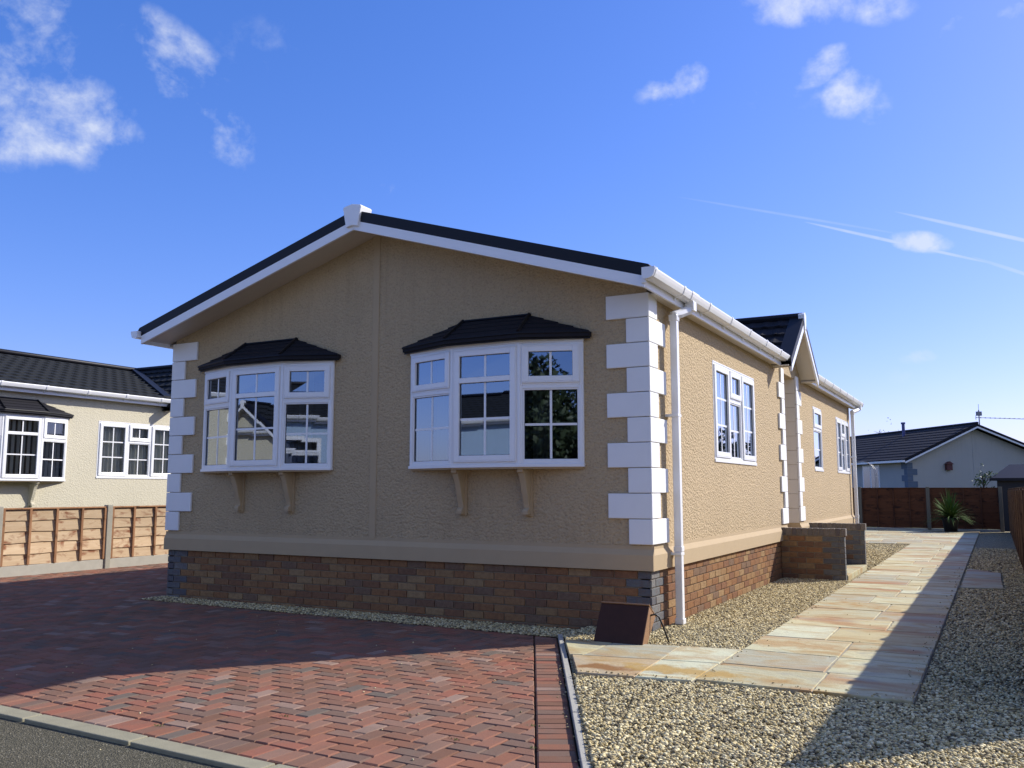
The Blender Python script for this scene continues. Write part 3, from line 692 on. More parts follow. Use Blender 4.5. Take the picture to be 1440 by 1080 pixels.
    for (a, b) in gsegs:
        gm = MB(); gm.prism(prof, 'y', a, b)
        gt = gm.build('gutter', M_PVC, root, bevel=.003)
        pj = [(.132, zg+.005), (.250, zg+.005), (.254, zg-.017), (.244, zg-.049), (.229, zg-.080), (.19, zg-.094), (.15, zg-.094), (.132, zg-.08)]
        y = a+.0; ys = [a+.05]
        while y < b-.5: y += .86; ys.append(min(y, b-.03))
        for y in ys: 
            m_ = MB(); m_.prism(pj, 'y', y-.022, y+.022); m_.box(.11, .15, y-.014, y+.014, zg-.12, zg-.06); m_.build('gutter_bracket', M_PVC, gt, bevel=.002)
        for y in (a-.012, b): 
            m_ = MB(); m_.prism(pj, 'y', y, y+.012); m_.build('gutter_stop_end', M_PVC, gt)
    gm = MB(); gm.prism([(-W-x, z) for x, z in prof], 'y', F0-.055, B0+.05); gm.build('gutter', M_PVC, root, bevel=.003)
    # ---- downpipes
    for (y, top_y) in downpipes:
        d = MB(); x0, x1 = .058, .126
        zn = ze-.10
        d.prism([(x0, y-.034), (x1, y-.034), (x1, y+.034), (x0, y+.034)], 'z', .03, zn)
        dp = d.build('downpipe', M_PVC, root, bevel=.007)
        d = MB(); d.box(x0-.007, x1+.007, y-.041, y+.041, zn-.04, zn+.02); d.build('pipe_socket', M_PVC, dp, bevel=.006); d = MB(); d.box(x0-.006, x1+.006, y-.040, y+.040, 1.0-.35, .70)
        d.build('pipe_socket', M_PVC, dp, bevel=.006)
        # swan neck to the outlet
        e = MB(); a = Vector((.092, y, zn)); b = Vector((.19, top_y, zg-.17))
        e.tube([a-Vector((0, 0, .03)), a+Vector((0, 0, .02)), a.lerp(b, .3)+Vector((0, 0, .012)), b-Vector((.01, .015, -.01)), b+Vector((0, 0, .03)), b+Vector((0, 0, .09))], .046, 8)
        e.build('swan_neck', M_PVC, dp, bevel=.006)
        o_ = MB(); o_.prism(pj, 'y', top_y-.11, top_y+.11); o_.box(.147, .236, top_y-.048, top_y+.048, zg-.17, zg-.08); o_.build('gutter_outlet', M_PVC, dp, bevel=.003)
        s_ = MB()
        s_.box(x0-.006, x1+.006, y-.04, y+.045, .0, .05); s_.build('pipe_shoe', M_PVC, dp, bevel=.004)
        for z in (.62, 1.9):
            s_ = MB(); s_.box(-.0, x1+.003, y-.05, y+.05, z, z+.025); s_.build('pipe_clip', M_PVC, dp, bevel=.003)
    # ---- porch gable
    if porch:
        yc, hw, ps, pz = porch; xf = .27
        al2 = math.atan(ps); c2, s2 = math.cos(al2), math.sin(al2)
        rm = MB(); xb = cx if tiles != 'none' and pz > zt-.3 else cx+.2
        d1 = hw+.03
        rm.prism([(yc-d1, pz-.09-ps*d1), (yc, pz-.09), (yc+d1, pz-.09-ps*d1), (yc+d1, pz-.02-ps*d1), (yc, pz-.02), (yc-d1, pz-.02-ps*d1)], 'x', xb, xf-.01)
        pr = rm.build('porch_roof', M_TILE, root)
        tm = MB(); ld = (hw+.05)/c2
        tile_slope(tm, (xb, yc, pz-.02), (1, 0, 0), (0, -c2, -s2), (0, -s2, c2), xf-.19-xb, ld, course=.26, wave=.21, amp=.018)
        tile_slope(tm, (xb, yc, pz-.02), (1, 0, 0), (0, c2, -s2), (0, s2, c2), xf-.19-xb, ld, course=.26, wave=.21, amp=.018)
        tm.build('porch_tiles', M_TILED if detail else M_TILE, pr)
        v = MB()
        for sg in (1, -1):
            v.prism([(yc, pz-.09), (yc+sg*d1, pz-.09-ps*d1), (yc+sg*d1, pz+.022-ps*d1), (yc, pz+.022)], 'x', xf-.20, xf)
        if tiles != 'none':
            for sg in (1, -1):
                P0 = Vector((cx, yc, zt-.0)); P1 = Vector((xe-.02, yc+sg*(hw+.05), zt-.02-s*(W/2+xe-.02))); dv_ = (P1-P0).normalized(); sd_ = Vector((0, 1, 0)); up_ = Vector((0, 0, .045))
                v.add([P0-sd_*.10+up_, P0+sd_*.10+up_, P1+sd_*.10+up_, P1-sd_*.10+up_, P0-sd_*.10, P0+sd_*.10, P1+sd_*.10, P1-sd_*.10], [(0, 1, 2, 3), (4, 7, 6, 5), (0, 3, 7, 4), (1, 5, 6, 2), (2, 6, 7, 3), (0, 4, 5, 1)])
        v.tube([(xb, yc, pz+.015), (xf-.02, yc, pz+.015)], .055, 8); v.build('porch_verge', M_DARK, pr)
        b2 = MB()
        for sg in (1, -1): b2.prism([(yc, pz-.185), (yc+sg*hw, pz-.185-ps*hw), (yc+sg*hw, pz-.088-ps*hw), (yc, pz-.088)], 'x', xf-.028, xf+.002)
        b2.build('porch_bargeboard', M_PVC, pr, bevel=.003)
        s3 = MB()
        for sg in (1, -1): s3.prism([(yc, pz-.135), (yc+sg*(hw-.02), pz-.135-ps*(hw-.02)), (yc+sg*(hw-.02), pz-.12-ps*(hw-.02)), (yc, pz-.12)], 'x', 0.0005, xf-.028)
        for sg in (1, -1): s3.box(.0005, xf-.03, yc+sg*hw-.09, yc+sg*hw+.05, ze+.0, ze+.015) if hw < 1.4 else None
        s3.build('porch_soffit', M_PVC2, pr)
        k = MB(); k.prism([(yc-.05, pz-.20), (yc+.05, pz-.20), (yc+.085, pz+.03), (yc, pz+.07), (yc-.085, pz+.03)], 'x', xf-.07, xf+.02); k.build('porch_ridge_cap', M_PVC, pr, bevel=.005)
    return wall

def frameM_front():      # x right = +x, outward = -y : left-handed fix by mirroring columns explicitly
    return Matrix(((1, 0, 0, 0), (0, -1, 0, 0), (0, 0, 1, 0), (0, 0, 0, 1)))
def frameM_side(y0, z0):  # x right = +y, outward = +x
    return Matrix(((0, 1, 0, 0), (1, 0, 0, y0), (0, 0, 1, z0), (0, 0, 0, 1)))

main = empty('bungalow', (0, 0, 0))
tag(main, 'beige bungalow with white corner blocks, brick base and two front bay windows', 'bungalow')
bungalow(main, bays=[(-5.55, -4.925, -4.155, -3.60), (-2.57, -1.948, -1.20, -.63)],
         sidewins=[(2.13, 1.90, 1.56, 1.08, 3), (8.33, .80, 1.575, 1.06, 1), (10.84, 1.70, 1.585, 1.05, 3)],
         porch=(6.3, 1.08, .72, 3.84), recess=(5.84, 6.79, 2.955), downpipes=[(.50, .72), (12.55, 12.9)], gutter_breaks=(5.2, 7.40))

# ================================================================== left neighbour
CUR.update(g=M_GLASSC, c=M_CURTW)
nb = empty('cream_bungalow', (-12.8, -2.0, -.05))
tag(nb, 'cream rendered bungalow with dark tiled roof behind the new timber fence on the left', 'bungalow')
bungalow(nb, L=14.5, wm=M_WALL2, bm_=M_WALL2, detail=False, sidewins=[(5.98, 1.92, 1.53, 1.08, 3)], sidebays=[(3.25, 3.9, 4.65, 5.28)],
         porch=(9.16, 1.66, .69, 4.19), tiles='yes', brick=False, joint=False, quoin_left=False, zapex=3.98, gutter_breaks=(7.6, 10.8))

# ================================================================== back-right neighbour
bh = empty('white_bungalow', (0, 0, 0))
tag(bh, 'off-white bungalow with grey corner blocks beyond the dark back fence', 'bungalow')
def back_house():
    ap = Vector((1.95, 35.2, 0)); rd = Vector((-5.55, 7.7, 0)).normalized(); gr = Vector((rd.y, -rd.x, 0))   # gr: to the right along the gable
    Mx = Matrix(((gr.x, rd.x, 0, ap.x), (gr.y, rd.y, 0, ap.y), (0, 0, 1, 0), (0, 0, 0, 1)))                  # x right, y into depth
    hw, hr, ze, za, L = 3.05, 4.0, 2.52, 3.90, 13.0
    m = MB(Mx); m.prism([(-hw, -.6), (hr, -.6), (hr, za-.38*hr-.05), (0, za-.06), (-hw, za-.452*hw-.05)], 'y', 0, L); m.build('wall', M_WALL3, bh)
    m = MB(Mx); m.box(-.04, .04, -.012, 0, .5, 3.8); m.build('joint_strip', M_WALL3, bh)
    s1, s2 = .452, .38
    r = MB(Mx); r.prism([(-hw-.3, za-s1*(hw+.3)+.0), (0, za), (hr+.3, za-s2*(hr+.3)), (hr+.3, za-s2*(hr+.3)+.12), (0, za+.12), (-hw-.3, za-s1*(hw+.3)+.12)], 'y', -.35, L+.3); rf = r.build('roof', M_TILED, bh)
    t = MB(Mx); a = math.atan(s1); tile_slope(t, (0, -.33, za+.12), (0, 1, 0), (-math.cos(a), 0, -math.sin(a)), (-math.sin(a), 0, math.cos(a)), L+.5, (hw+.33)/math.cos(a), step=.018); t.build('tile_courses', M_TILED, rf)
    b = MB(Mx)
    b.prism([(-hw-.3, za-s1*(hw+.3)-.06), (0, za-.07), (0, za+.0), (-hw-.3, za-s1*(hw+.3)+.01)], 'y', -.38, -.352); b.prism([(hr+.3, za-s2*(hr+.3)-.06), (0, za-.07), (0, za+.0), (hr+.3, za-s2*(hr+.3)+.01)], 'y', -.38, -.352); b.build('bargeboard', M_PVC, rf)
    g = MB(Mx); g.box(-hw-.42, -hw-.3, -.35, L, ze-.15, ze-.06); g.build('gutter', M_PVC, bh)
    k = MB(Mx); k.tube([(0, -.38, za+.14), (0, L+.3, za+.14)], .06, 6); k.build('ridge_tiles', M_DARK, rf)
    for i in range(9):
        z = 2.36-i*.26; f, s_ = (.42, .22) if i % 2 else (.22, .42)
        q = MB(Mx); q.prism([(-hw+f, -.03), (-hw-.03, -.03), (-hw-.03, s_), (-hw, s_), (-hw, -.0), (-hw+f, 0)], 'z', z-.25, z); q.build('quoin', M_QGREY, bh)
    # side window facing left
    FM = Mx @ Matrix(((0, -1, 0, -hw-.002), (-1, 0, 0, 3.6), (0, 0, 1, 1.2), (0, 0, 0, 1)))
    ow = MB(FM); ow.box(-.02, 1.42, -.01, .03, -.03, 1.13); o = ow.build('window', M_PVC, bh)
    for u in (.05, .75):
        MB(FM).box(u, u+.6, .03, .036, .05, 1.05).build('pane', M_GLASS, o)
        MB(FM).box(u+.12, u+.5, .031, .034, .05, .75).build('curtain', M_CURT, o)
    # small wall-mounted bird box
    u = MB(Mx); u.box(-1.35, -1.1, -.16, 0, 2.05, 2.3); u.prism([(-1.4, 2.3), (-1.05, 2.3), (-1.225, 2.42)], 'y', -.2, 0); tag(u.build('bird_box', M_REDB, None), 'small dark red box hung on the off-white gable wall', 'bird box')
    f = MB(Mx); f.tube([(-.6, 4.2, za-.2), (-.6, 4.2, za+.42)], .07, 10); f.tube([(-.6, 4.2, za+.42), (-.6, 4.2, za+.50)], .10, 10); f.build('flue', M_BLUEM, bh)
    an = MB(Mx); an.tube([(.5, .2, za-.3), (.5, .2, za+.75)], .025, 6); an.tube([(.35, .2, za+.42), (3.2, .35, za+.38)], .012, 5)
    for i in range(12): an.tube([(.45+i*.23, .0, za+.415-i*.003), (.45+i*.23, .4, za+.415-i*.003)], .007, 4)
    an.tube([(.35, .2, za+.32), (.35, .2, za+.52)], .01, 4); an.box(.40, .6, .14, .26, za+.5, za+.68); an.tube([(.5, .2, za+.75), (.5, .2, za+1.0)], .008, 4)
    tag(an.build('roof_aerial', M_METAL, None), 'thin television aerial on the ridge of the off-white bungalow', 'aerial')
back_house()

# ================================================================== houses across the road (they show in the bay windows)
CUR.update(g=M_GLASS, c=M_CURT)
o1 = empty('blue_bungalow', (-1.0, -12.6, -.1), R_(90))
tag(o1, 'pale blue bungalow across the road, mirrored in the middle pane of the right bay window', 'bungalow')
bungalow(o1, L=12.4, W=6.1, wm=M_WALL4, bm_=M_WALL4, detail=False, sidewins=[(3.4, 1.3, 1.5, 1.1, 1)], tiles='yes', brick=False, joint=False)
o2 = empty('gabled_bungalow', (-14.3, -12.9, -.1), R_(90))
tag(o2, 'cream bungalow with a small porch gable across the road, mirrored in the left bay window', 'bungalow')
bungalow(o2, L=12.0, W=6.1, wm=M_WALL2, bm_=M_WALL2, detail=False, sidewins=[(6.0, 1.8, 1.5, 1.1, 3)], porch=(3.0, 1.25, .75, 3.95), tiles='yes', brick=False, joint=False)

# ================================================================== ground, road, kerb
g = MB(); g.add([(-900, -900, -.16), (900, -900, -.16), (900, 1500, -.16), (-900, 1500, -.16)], [(0, 1, 2, 3)]); tag(g.build('ground', M_GROUND), kind='structure')
def yk(x): return -4.29-.035*x
ang = -.035
rd = MB(); rd.add([(-60, yk(-60)-.06, -.072), (-60, -10.6, -.072), (60, -10.6-.0, -.072), (60, yk(60)-.06, -.072)], [(0, 1, 2, 3)])
tag(rd.build('road', M_ROAD, fix=False), kind='structure')
kb = MB(); x = -14.0; i = 0
while x < 14:
    M = Matrix.Translation((x, yk(x), 0)) @ Matrix.Rotation(ang + random.uniform(-.004, .004), 4, 'Z')
    kb.M = M; kb.box(.006, .90, -.125, -.004, -.2, -.052+random.uniform(-.003, .003)); x += .912
tag(kb.build('kerb', M_CONCK, bevel=.006), kind='structure')
kb2 = MB(); kb2.box(-30, 30, -10.7, -10.6, -.2, -.03); tag(kb2.build('far_kerb', M_CONCK), kind='structure')

fg = MB(); fg.add([(-60, -40, -.06), (60, -40, -.06), (60, -10.72, -.06), (-60, -10.72, -.06)], [(0, 1, 2, 3)]); tag(fg.build('bounce_gravel', M_GBED, fix=False), kind='structure')  # unseen gravel across the road, added to bounce warm light onto the front
# ---- block paving drive (each block its own island)
ZD = -.05
def clip_poly(poly, nx, ny, c):     # keep nx*x+ny*y<=c
    out = []
    for i in range(len(poly)):
        a, b = poly[i], poly[(i+1) % len(poly)]; da = nx*a[0]+ny*a[1]-c; db = nx*b[0]+ny*b[1]-c
        if da <= 0: out.append(a)
        if (da < 0 < db) or (db < 0 < da):
            t = da/(da-db); out.append((a[0]+(b[0]-a[0])*t, a[1]+(b[1]-a[1])*t))
    return out
def area(p): return abs(sum(p[i][0]*p[(i+1) % len(p)][1]-p[(i+1) % len(p)][0]*p[i][1] for i in range(len(p))))/2
def block(mb, poly, ztop, ch=.0072, gap=.0036, depth=.03):
    if len(poly) < 3 or area(poly) < .0012: return
    cxx = sum(p[0] for p in poly)/len(poly); cy = sum(p[1] for p in poly)/len(poly)
    def ins(p, d):
        v = Vector((p[0]-cxx, p[1]-cy)); l = v.length; return (cxx+v.x*(1-d*1.35/max(l, .02)), cy+v.y*(1-d*1.35/max(l, .02)))
    dz = random.uniform(-.002, .002); tx, ty = random.uniform(-.013, .013), random.uniform(-.013, .013); n = len(poly)
    A = [ins(p, gap) for p in poly]; B = [ins(p, gap+ch) for p in poly]
    Z = lambda p, o: ztop+dz+o+(p[0]-cxx)*tx+(p[1]-cy)*ty
    vs = [(p[0], p[1], ztop-depth) for p in A]+[(p[0], p[1], Z(p, -.0058)) for p in A]+[(p[0], p[1], Z(p, 0)) for p in B]
    fs = [tuple(2*n+i for i in range(n))]
    for i in range(n):
        j = (i+1) % n; fs.append((i, j, n+j, n+i)); fs.append((n+i, n+j, 2*n+j, 2*n+i))
    mb.add(vs, fs)
IB0, IB1 = Vector((-.773, -.764)), Vector((.769, -3.775)); bdir = (IB1-IB0).normalized(); bn = Vector((-bdir.y, bdir.x))   # to the right (+x)
if bn.x < 0: bn = -bn
dv = MB(); ca, sa = math.cos(ang), math.sin(ang)
def rot(p): return (p[0]*ca-p[1]*sa, p[0]*sa+p[1]*ca-4.29)
hc = bn.dot(IB0)
for i in range(-108, 14):
    for j in range(-1, 132):
        m = (i+j) % 4; U = .1
        if m == 0: r = [(i*U, j*U), (i*U+.2, j*U), (i*U+.2, j*U+.1), (i*U, j*U+.1)]
        elif m == 2: r = [(i*U, j*U), (i*U+.1, j*U), (i*U+.1, j*U+.2), (i*U, j*U+.2)]
        else: continue
        r = [(a, b+.0) for a, b in r]
        r = clip_poly(r, 0, -1, -.205)
        if not r: continue
        q = [rot(p) for p in r]
        if min(p[1] for p in q) > .15 and max(p[0] for p in q) > -6.0: continue
        if min(p[1] for p in q) > 9: continue
        q = clip_poly(q, bn.x, bn.y, hc)
        if len(q) < 3 or max(p[0] for p in q) < -10.2: continue
        block(dv, q, ZD)
for k in range(-110, 12):           # soldier course along the road
    r = [(k*.1, 0), (k*.1+.1, 0), (k*.1+.1, .2), (k*.1, .2)]; q = clip_poly([rot(p) for p in r], bn.x, bn.y, hc)
    if len(q) >= 3: block(dv, q, ZD)
for k in range(-6, 44):             # soldier course along the slanting edge
    a = IB0+bdir*(k*.1)+bn*.004; q = [tuple(a), tuple(a+bdir*.1), tuple(a+bdir*.1+bn*.2), tuple(a+bn*.2)]
    q = clip_poly(q, 0, -1, 4.29-.0); q = clip_poly(q, .035, 1, -.1) if False else q
    q = clip_poly(q, -.035, -1, 4.29) 
    q = [p for p in q]
    if len(q) >= 3 and min(p[1] for p in q) < -.2: block(dv, q, ZD)
tag(dv.build('driveway', M_PAVE, fix=False), kind='structure')
db = MB(); db.prism([(-10.3, yk(-10.3)), (1.25, yk(1.25)), (-.4, -.3), (-.4, 0), (-6.0, .3), (-6.0, 9), (-10.3, 9)], 'z', -.15, ZD-.016); tag(db.build('driveway_bed', M_SAND), kind='structure')
# concrete edging of the drive
ed = MB(); e0 = IB0+bn*.210-bdir*.25
k = 0; Lt = 4.02
while k < Lt:
    l = min(.91, Lt-k); a = e0+bdir*k; b = a+bdir*(l-.008); q = [tuple(a), tuple(b), tuple(b+bn*.04), tuple(a+bn*.04)]; ed.prism(q, 'z', -.15, -.018+random.uniform(-.003, .003)); k += .91
tag(ed.build('edging_strip', M_CONC, bevel=.004), kind='structure')

# ================================================================== gravel
gb = MB()
e1 = e0+bn*.04; e2 = e1+bdir*Lt
gb.add([(e2.x-.02, e2.y, -.016), (9, -4.55, -.016), (9, 23.2, -.016), (-1.6, 23.2, -.016), (-.6, 13.2, -.016), (-.02, 12, -.016), (-.02, -.02, -.016), (e1.x-.02, e1.y+.1, -.016)], [tuple(range(8))])
gb.add([(-6.2, -.30, -.043), (-.60, -.47, -.043), (-.55, .02, -.043), (-6.1, .02, -.043)], [(0, 1, 2, 3)])
tag(gb.build('gravel_bed', M_GBED, fix=False), kind='structure')

# path slabs (rows of two across) ------------------------------------------------
ps = MB(); pt = MB()
ROWS = [-1.83, -1.21, -.60, .14, .90, 1.52, 2.2, 2.86, 3.6, 4.4, 5.0, 5.75, 6.4, 7.2, 7.9, 8.6, 9.3, 10.1, 10.8, 11.6, 12.3, 13.1, 13.9, 14.6]
def slab(x0, x1, y0, y1, zt=.012, j=.007, sk=0.0):
    jt = lambda: random.uniform(-.004, .004)
    P = [(x0+j+jt(), y0+j+jt()), (x1-j+jt(), y0+j+jt()+sk), (x1-j+jt(), y1-j+jt()+sk), (x0+j+jt(), y1-j+jt())]
    # a riven edge: subdivide the outline
    Q = []
    for i in range(4):
        a, b = P[i], P[(i+1) % 4]; L_ = math.hypot(b[0]-a[0], b[1]-a[1]); n = max(2, int(L_/.06))
        for t in range(n):
            k = t/n; nx, ny = (b[1]-a[1])/L_, -(b[0]-a[0])/L_; w_ = random.uniform(-.003, .003) if t else 0
            Q.append((a[0]+(b[0]-a[0])*k+nx*w_, a[1]+(b[1]-a[1])*k+ny*w_))
    tz = random.uniform(-.002, .002); n = len(Q); cxm, cym = (x0+x1)/2, (y0+y1)/2
    Bq = [(p[0]+(cxm-p[0])*.012, p[1]+(cym-p[1])*.012) for p in Q]
    vs = [(p[0], p[1], -.03) for p in Q]+[(p[0], p[1], zt+tz-.006) for p in Q]+[(p[0], p[1], zt+tz) for p in Bq]
    fs = [tuple(2*n+i for i in range(n))]
    for i in range(n):
        jn = (i+1) % n; fs.append((i, jn, n+jn, n+i)); fs.append((n+i, n+jn, 2*n+jn, 2*n+i))
    ps.add(vs, fs)
for i in range(len(ROWS)-1):
    y0, y1 = ROWS[i], ROWS[i+1]; xm = 1.63 if i % 3 else 1.655
    if i % 4 == 3: xm = 1.42
    if i % 5 == 4: xm = 1.80
    sk = -.0
    slab(.93, xm, y0, y1); 
    if y1-y0 > .72 and i % 2 == 0: slab(xm, 2.22, y0, (y0+y1)/2); slab(xm, 2.22, (y0+y1)/2, y1)
    else: slab(xm, 2.22, y0, y1)
pt.box(.935, 2.215, ROWS[0]+.01, ROWS[-1], -.06, .004)
# slabs joining the path to the drive
def qslab(P): 
    n0 = len(ps.v); cxm = sum(p[0] for p in P)/4; cym = sum(p[1] for p in P)/4
    A = [(cxm+(p[0]-cxm)*.985, cym+(p[1]-cym)*.985) for p in P]; B = [(cxm+(p[0]-cxm)*.972, cym+(p[1]-cym)*.972) for p in P]
    vs = [(p[0], p[1], -.03) for p in A]+[(p[0], p[1], .006) for p in A]+[(p[0], p[1], .012) for p in B]
    ps.add(vs, [(8, 9, 10, 11)]+[(i, (i+1) % 4, 4+(i+1) % 4, 4+i) for i in range(4)]+[(4+i, 4+(i+1) % 4, 8+(i+1) % 4, 8+i) for i in range(4)])
def top_y(x): return -.84+.17*(x+.44)
def bot_y(x): return -2.03+.14*(x+.1)
def mid_y(x): return -1.41+.17*(x+.1)
def edge_x(y): return IB0.x + (y-IB0.y)*bdir.x/bdir.y + .255/abs(bdir.y)*1.0
xs = [None, .49, .925]
for (ya, yb, xsplit) in ((top_y, mid_y, -.05), (mid_y, bot_y, .53)):
    l_t, l_b = edge_x(ya(-.2))+.02, edge_x(yb(0))+.02
    c1t = c1b = (.03 if ya is top_y else .53)
    if ya is top_y:
        qslab([(l_b, yb(l_b)), (c1b-.08, yb(c1b)), (c1t-.08, ya(c1t)), (l_t, ya(l_t))])
        qslab([(c1b-.08, yb(c1b-.08)), (.52, yb(.5)), (.47, ya(.47)), (c1t-.08, ya(c1t-.08))])
    else:
        qslab([(l_b, yb(l_b)), (.56, yb(.56)), (.52, ya(.52)), (l_t, ya(l_t))])
    qslab([((.52 if ya is top_y else .56), yb(.54)), (.925, yb(.925)), (.925, ya(.925)), ((.47 if ya is top_y else .52), ya(.5))])
pt.prism([(edge_x(-1.0)+.03, -.95), (edge_x(-1.95)+.04, -1.97), (.93, -1.88), (.93, -.65)], 'z', -.06, .003)
# side stub and patio at the back
qslab([(2.24, 5.05), (2.72, 5.15), (2.70, 6.4), (2.24, 6.5)]); qslab([(2.24, 6.55), (2.70, 6.45), (2.70, 7.5), (2.24, 8.1)])
y = 14.62
while y < 22.6:
    x = -2.2+random.uniform(0, .4)
    h_ = random.choice([.6, .75, .9]); y1 = min(22.7, y+h_)
    while x < 2.2:
        x1 = min(2.22, x+random.choice([.6, .9, 1.1]))
        if 2.22-x1 < .3: x1 = 2.22
        slab(x, x1, y, y1); x = x1
    y = y1
pt.box(-2.2, 2.2, 14.62, 22.7, -.06, .002)
tag(ps.build('path', M_SLAB, fix=False), kind='structure'); tag(pt.build('path_bed', M_POINT), kind='structure')

# pebbles --------------------------------------------------------------------------
def ico():
    bm = bmesh.new(); bmesh.ops.create_icosphere(bm, subdivisions=1, radius=1.0)
    v = np.array([p.co[:] for p in bm.verts]); f = np.array([[q.index for q in fc.verts] for fc in bm.faces]); bm.free(); return v, f
IV, IF = ico()
def pebble_cloud(P, size):
    n = len(P); nv = len(IV)
    sc = np.stack([rng.uniform(.75, 1.45, n), rng.uniform(.6, 1.05, n), rng.uniform(.4, .8, n)], 1)*size[:, None]
    V = IV[None]*(1+rng.uniform(-.2, .2, (n, nv, 1)))*sc[:, None, :]
    # random rotation: about z plus tilt
    a = rng.uniform(0, 2*np.pi, n); t = rng.normal(0, .45, n); ca_, sa_, ct, st = np.cos(a), np.sin(a), np.cos(t), np.sin(t)
    Rm = np.zeros((n, 3, 3)); Rm[:, 0, 0] = ca_; Rm[:, 0, 1] = -sa_*ct; Rm[:, 0, 2] = sa_*st; Rm[:, 1, 0] = sa_; Rm[:, 1, 1] = ca_*ct; Rm[:, 1, 2] = -ca_*st; Rm[:, 2, 1] = st; Rm[:, 2, 2] = ct
    V = np.einsum('nij,nkj->nki', Rm, V) + P[:, None, :]
    F = (IF[None]+ (np.arange(n)*nv)[:, None, None]).reshape(-1, 3)
    return V.reshape(-1, 3), F
def in_path(x, y):
    r = (x > .92) & (x < 2.23) & (y > -1.84) & (y < 14.65)
    r |= (y > 14.6)&(x < 2.22)
    r |= (x > -.6) & (x <= .93) & (y < -.84+.17*(x+.44)-.0) & (y > -2.03+.14*(x+.1))
    r |= (x > 2.22) & (x < 2.72) & (y > 5.1) & (y < 7.6)
    return r
def scatter(x0, x1, y0, y1, dens, s0, s1, z=0.0, extra=None):
    n = int((x1-x0)*(y1-y0)*dens); x = rng.uniform(x0, x1, n); y = rng.uniform(y0, y1, n)
    ex = IB0.x + (y-IB0.y)*bdir.x/bdir.y + .252/abs(bdir.y)
    k = ~in_path(x, y)
    if z > -.02: k &= (x > ex+.01) | (y > -.25) 
    k &= ~((x < .01) & (y > 0.0) & (y < 12.8)) if z > -.02 else True
    k &= ~((x < .86)&(y > 5.42)&(y < 7.6))
    if extra is not None: k &= extra(x, y)
    x, y = x[k], y[k]; s = rng.uniform(s0, s1, len(x))
    return np.stack([x, y, z-.012+rng.uniform(0, .010, len(x))], 1), s
parts = [scatter(-.5, 3.6, -4.35, -1.2, 5600, .0075, .0135), scatter(-.6, 1.0, -1.2, 1.0, 5400, .0075, .013), scatter(2.2, 3.4, -1.2, 1.5, 3600, .008, .013),
         scatter(0, 1.0, 1.0, 5.4, 4200, .008, .013), scatter(2.2, 3.1, 1.5, 7, 2000, .010, .015), scatter(-.6, 1.0, 7.5, 14.7, 1100, .012, .018), scatter(2.2, 3.1, 7, 14, 900, .013, .018)]
parts.append(scatter(-6.15, -.52, -.50, .0, 3600, .008, .013, z=-.036, extra=lambda x, y: y > -.31-.028*(x+6.2)))
# a few strays on the blocks, the slabs and the road
n = 60; sx = rng.uniform(-4, .6, n); sy = rng.uniform(-4.1, -.7, n); kk = (bn.x*sx+bn.y*sy < hc+.2); parts.append((np.stack([sx[kk], sy[kk], np.full(kk.sum(), ZD+.004)], 1), rng.uniform(.004, .008, kk.sum())))
n = 90; tt = rng.uniform(0, 4, n); pp = np.array(IB0)[None]+np.array(bdir)[None]*tt[:, None]+np.array(bn)[None]*(.22+rng.normal(0, .03, n))[:, None]; parts.append((np.concatenate([pp, np.full((n, 1), ZD+.006)], 1), rng.uniform(.004, .008, n)))
n = 40; parts.append((np.stack([rng.uniform(-2.6, 1, n), rng.uniform(-5.4, -4.4, n), np.full(n, -.069)], 1), rng.uniform(.003, .006, n)))
n = 22; parts.append((np.stack([rng.uniform(.95, 2.2, n), rng.uniform(-1.8, 5, n), np.full(n, .016)], 1), rng.uniform(.003, .007, n)))
n = 260; ex_ = np.where(rng.uniform(0, 1, n) < .5, .95, 2.19)+rng.normal(0, .035, n); parts.append((np.stack([ex_, rng.uniform(-1.8, 9, n), np.full(n, .017)], 1), rng.uniform(.004, .009, n)))
n = 70; xx_ = rng.uniform(0, 2.2, n); parts.append((np.stack([xx_, np.where(xx_ < .93, -2.02+.14*(xx_+.1), -1.82)+np.abs(rng.normal(0, .035, n)), np.full(n, .017)], 1), rng.uniform(.004, .009, n)))
P = np.concatenate([p for p, s in parts]); S = np.concatenate([s for p, s in parts])
V, F = pebble_cloud(P, S)
me = bpy.data.meshes.new('gravel'); me.vertices.add(len(V)); me.vertices.foreach_set('co', V.astype(np.float32).ravel())
me.loops.add(len(F)*3); me.loops.foreach_set('vertex_index', F.astype(np.int32).ravel()); me.polygons.add(len(F)); me.polygons.foreach_set('loop_start', np.arange(0, len(F)*3, 3, dtype=np.int32))
me.update(); me.validate(); me.materials.append(M_PEB); go = bpy.data.objects.new('gravel', me); COL.objects.link(go)
tag(go, 'tan, cream and grey shingle spread round the path and along the house', 'gravel', kind='stuff')

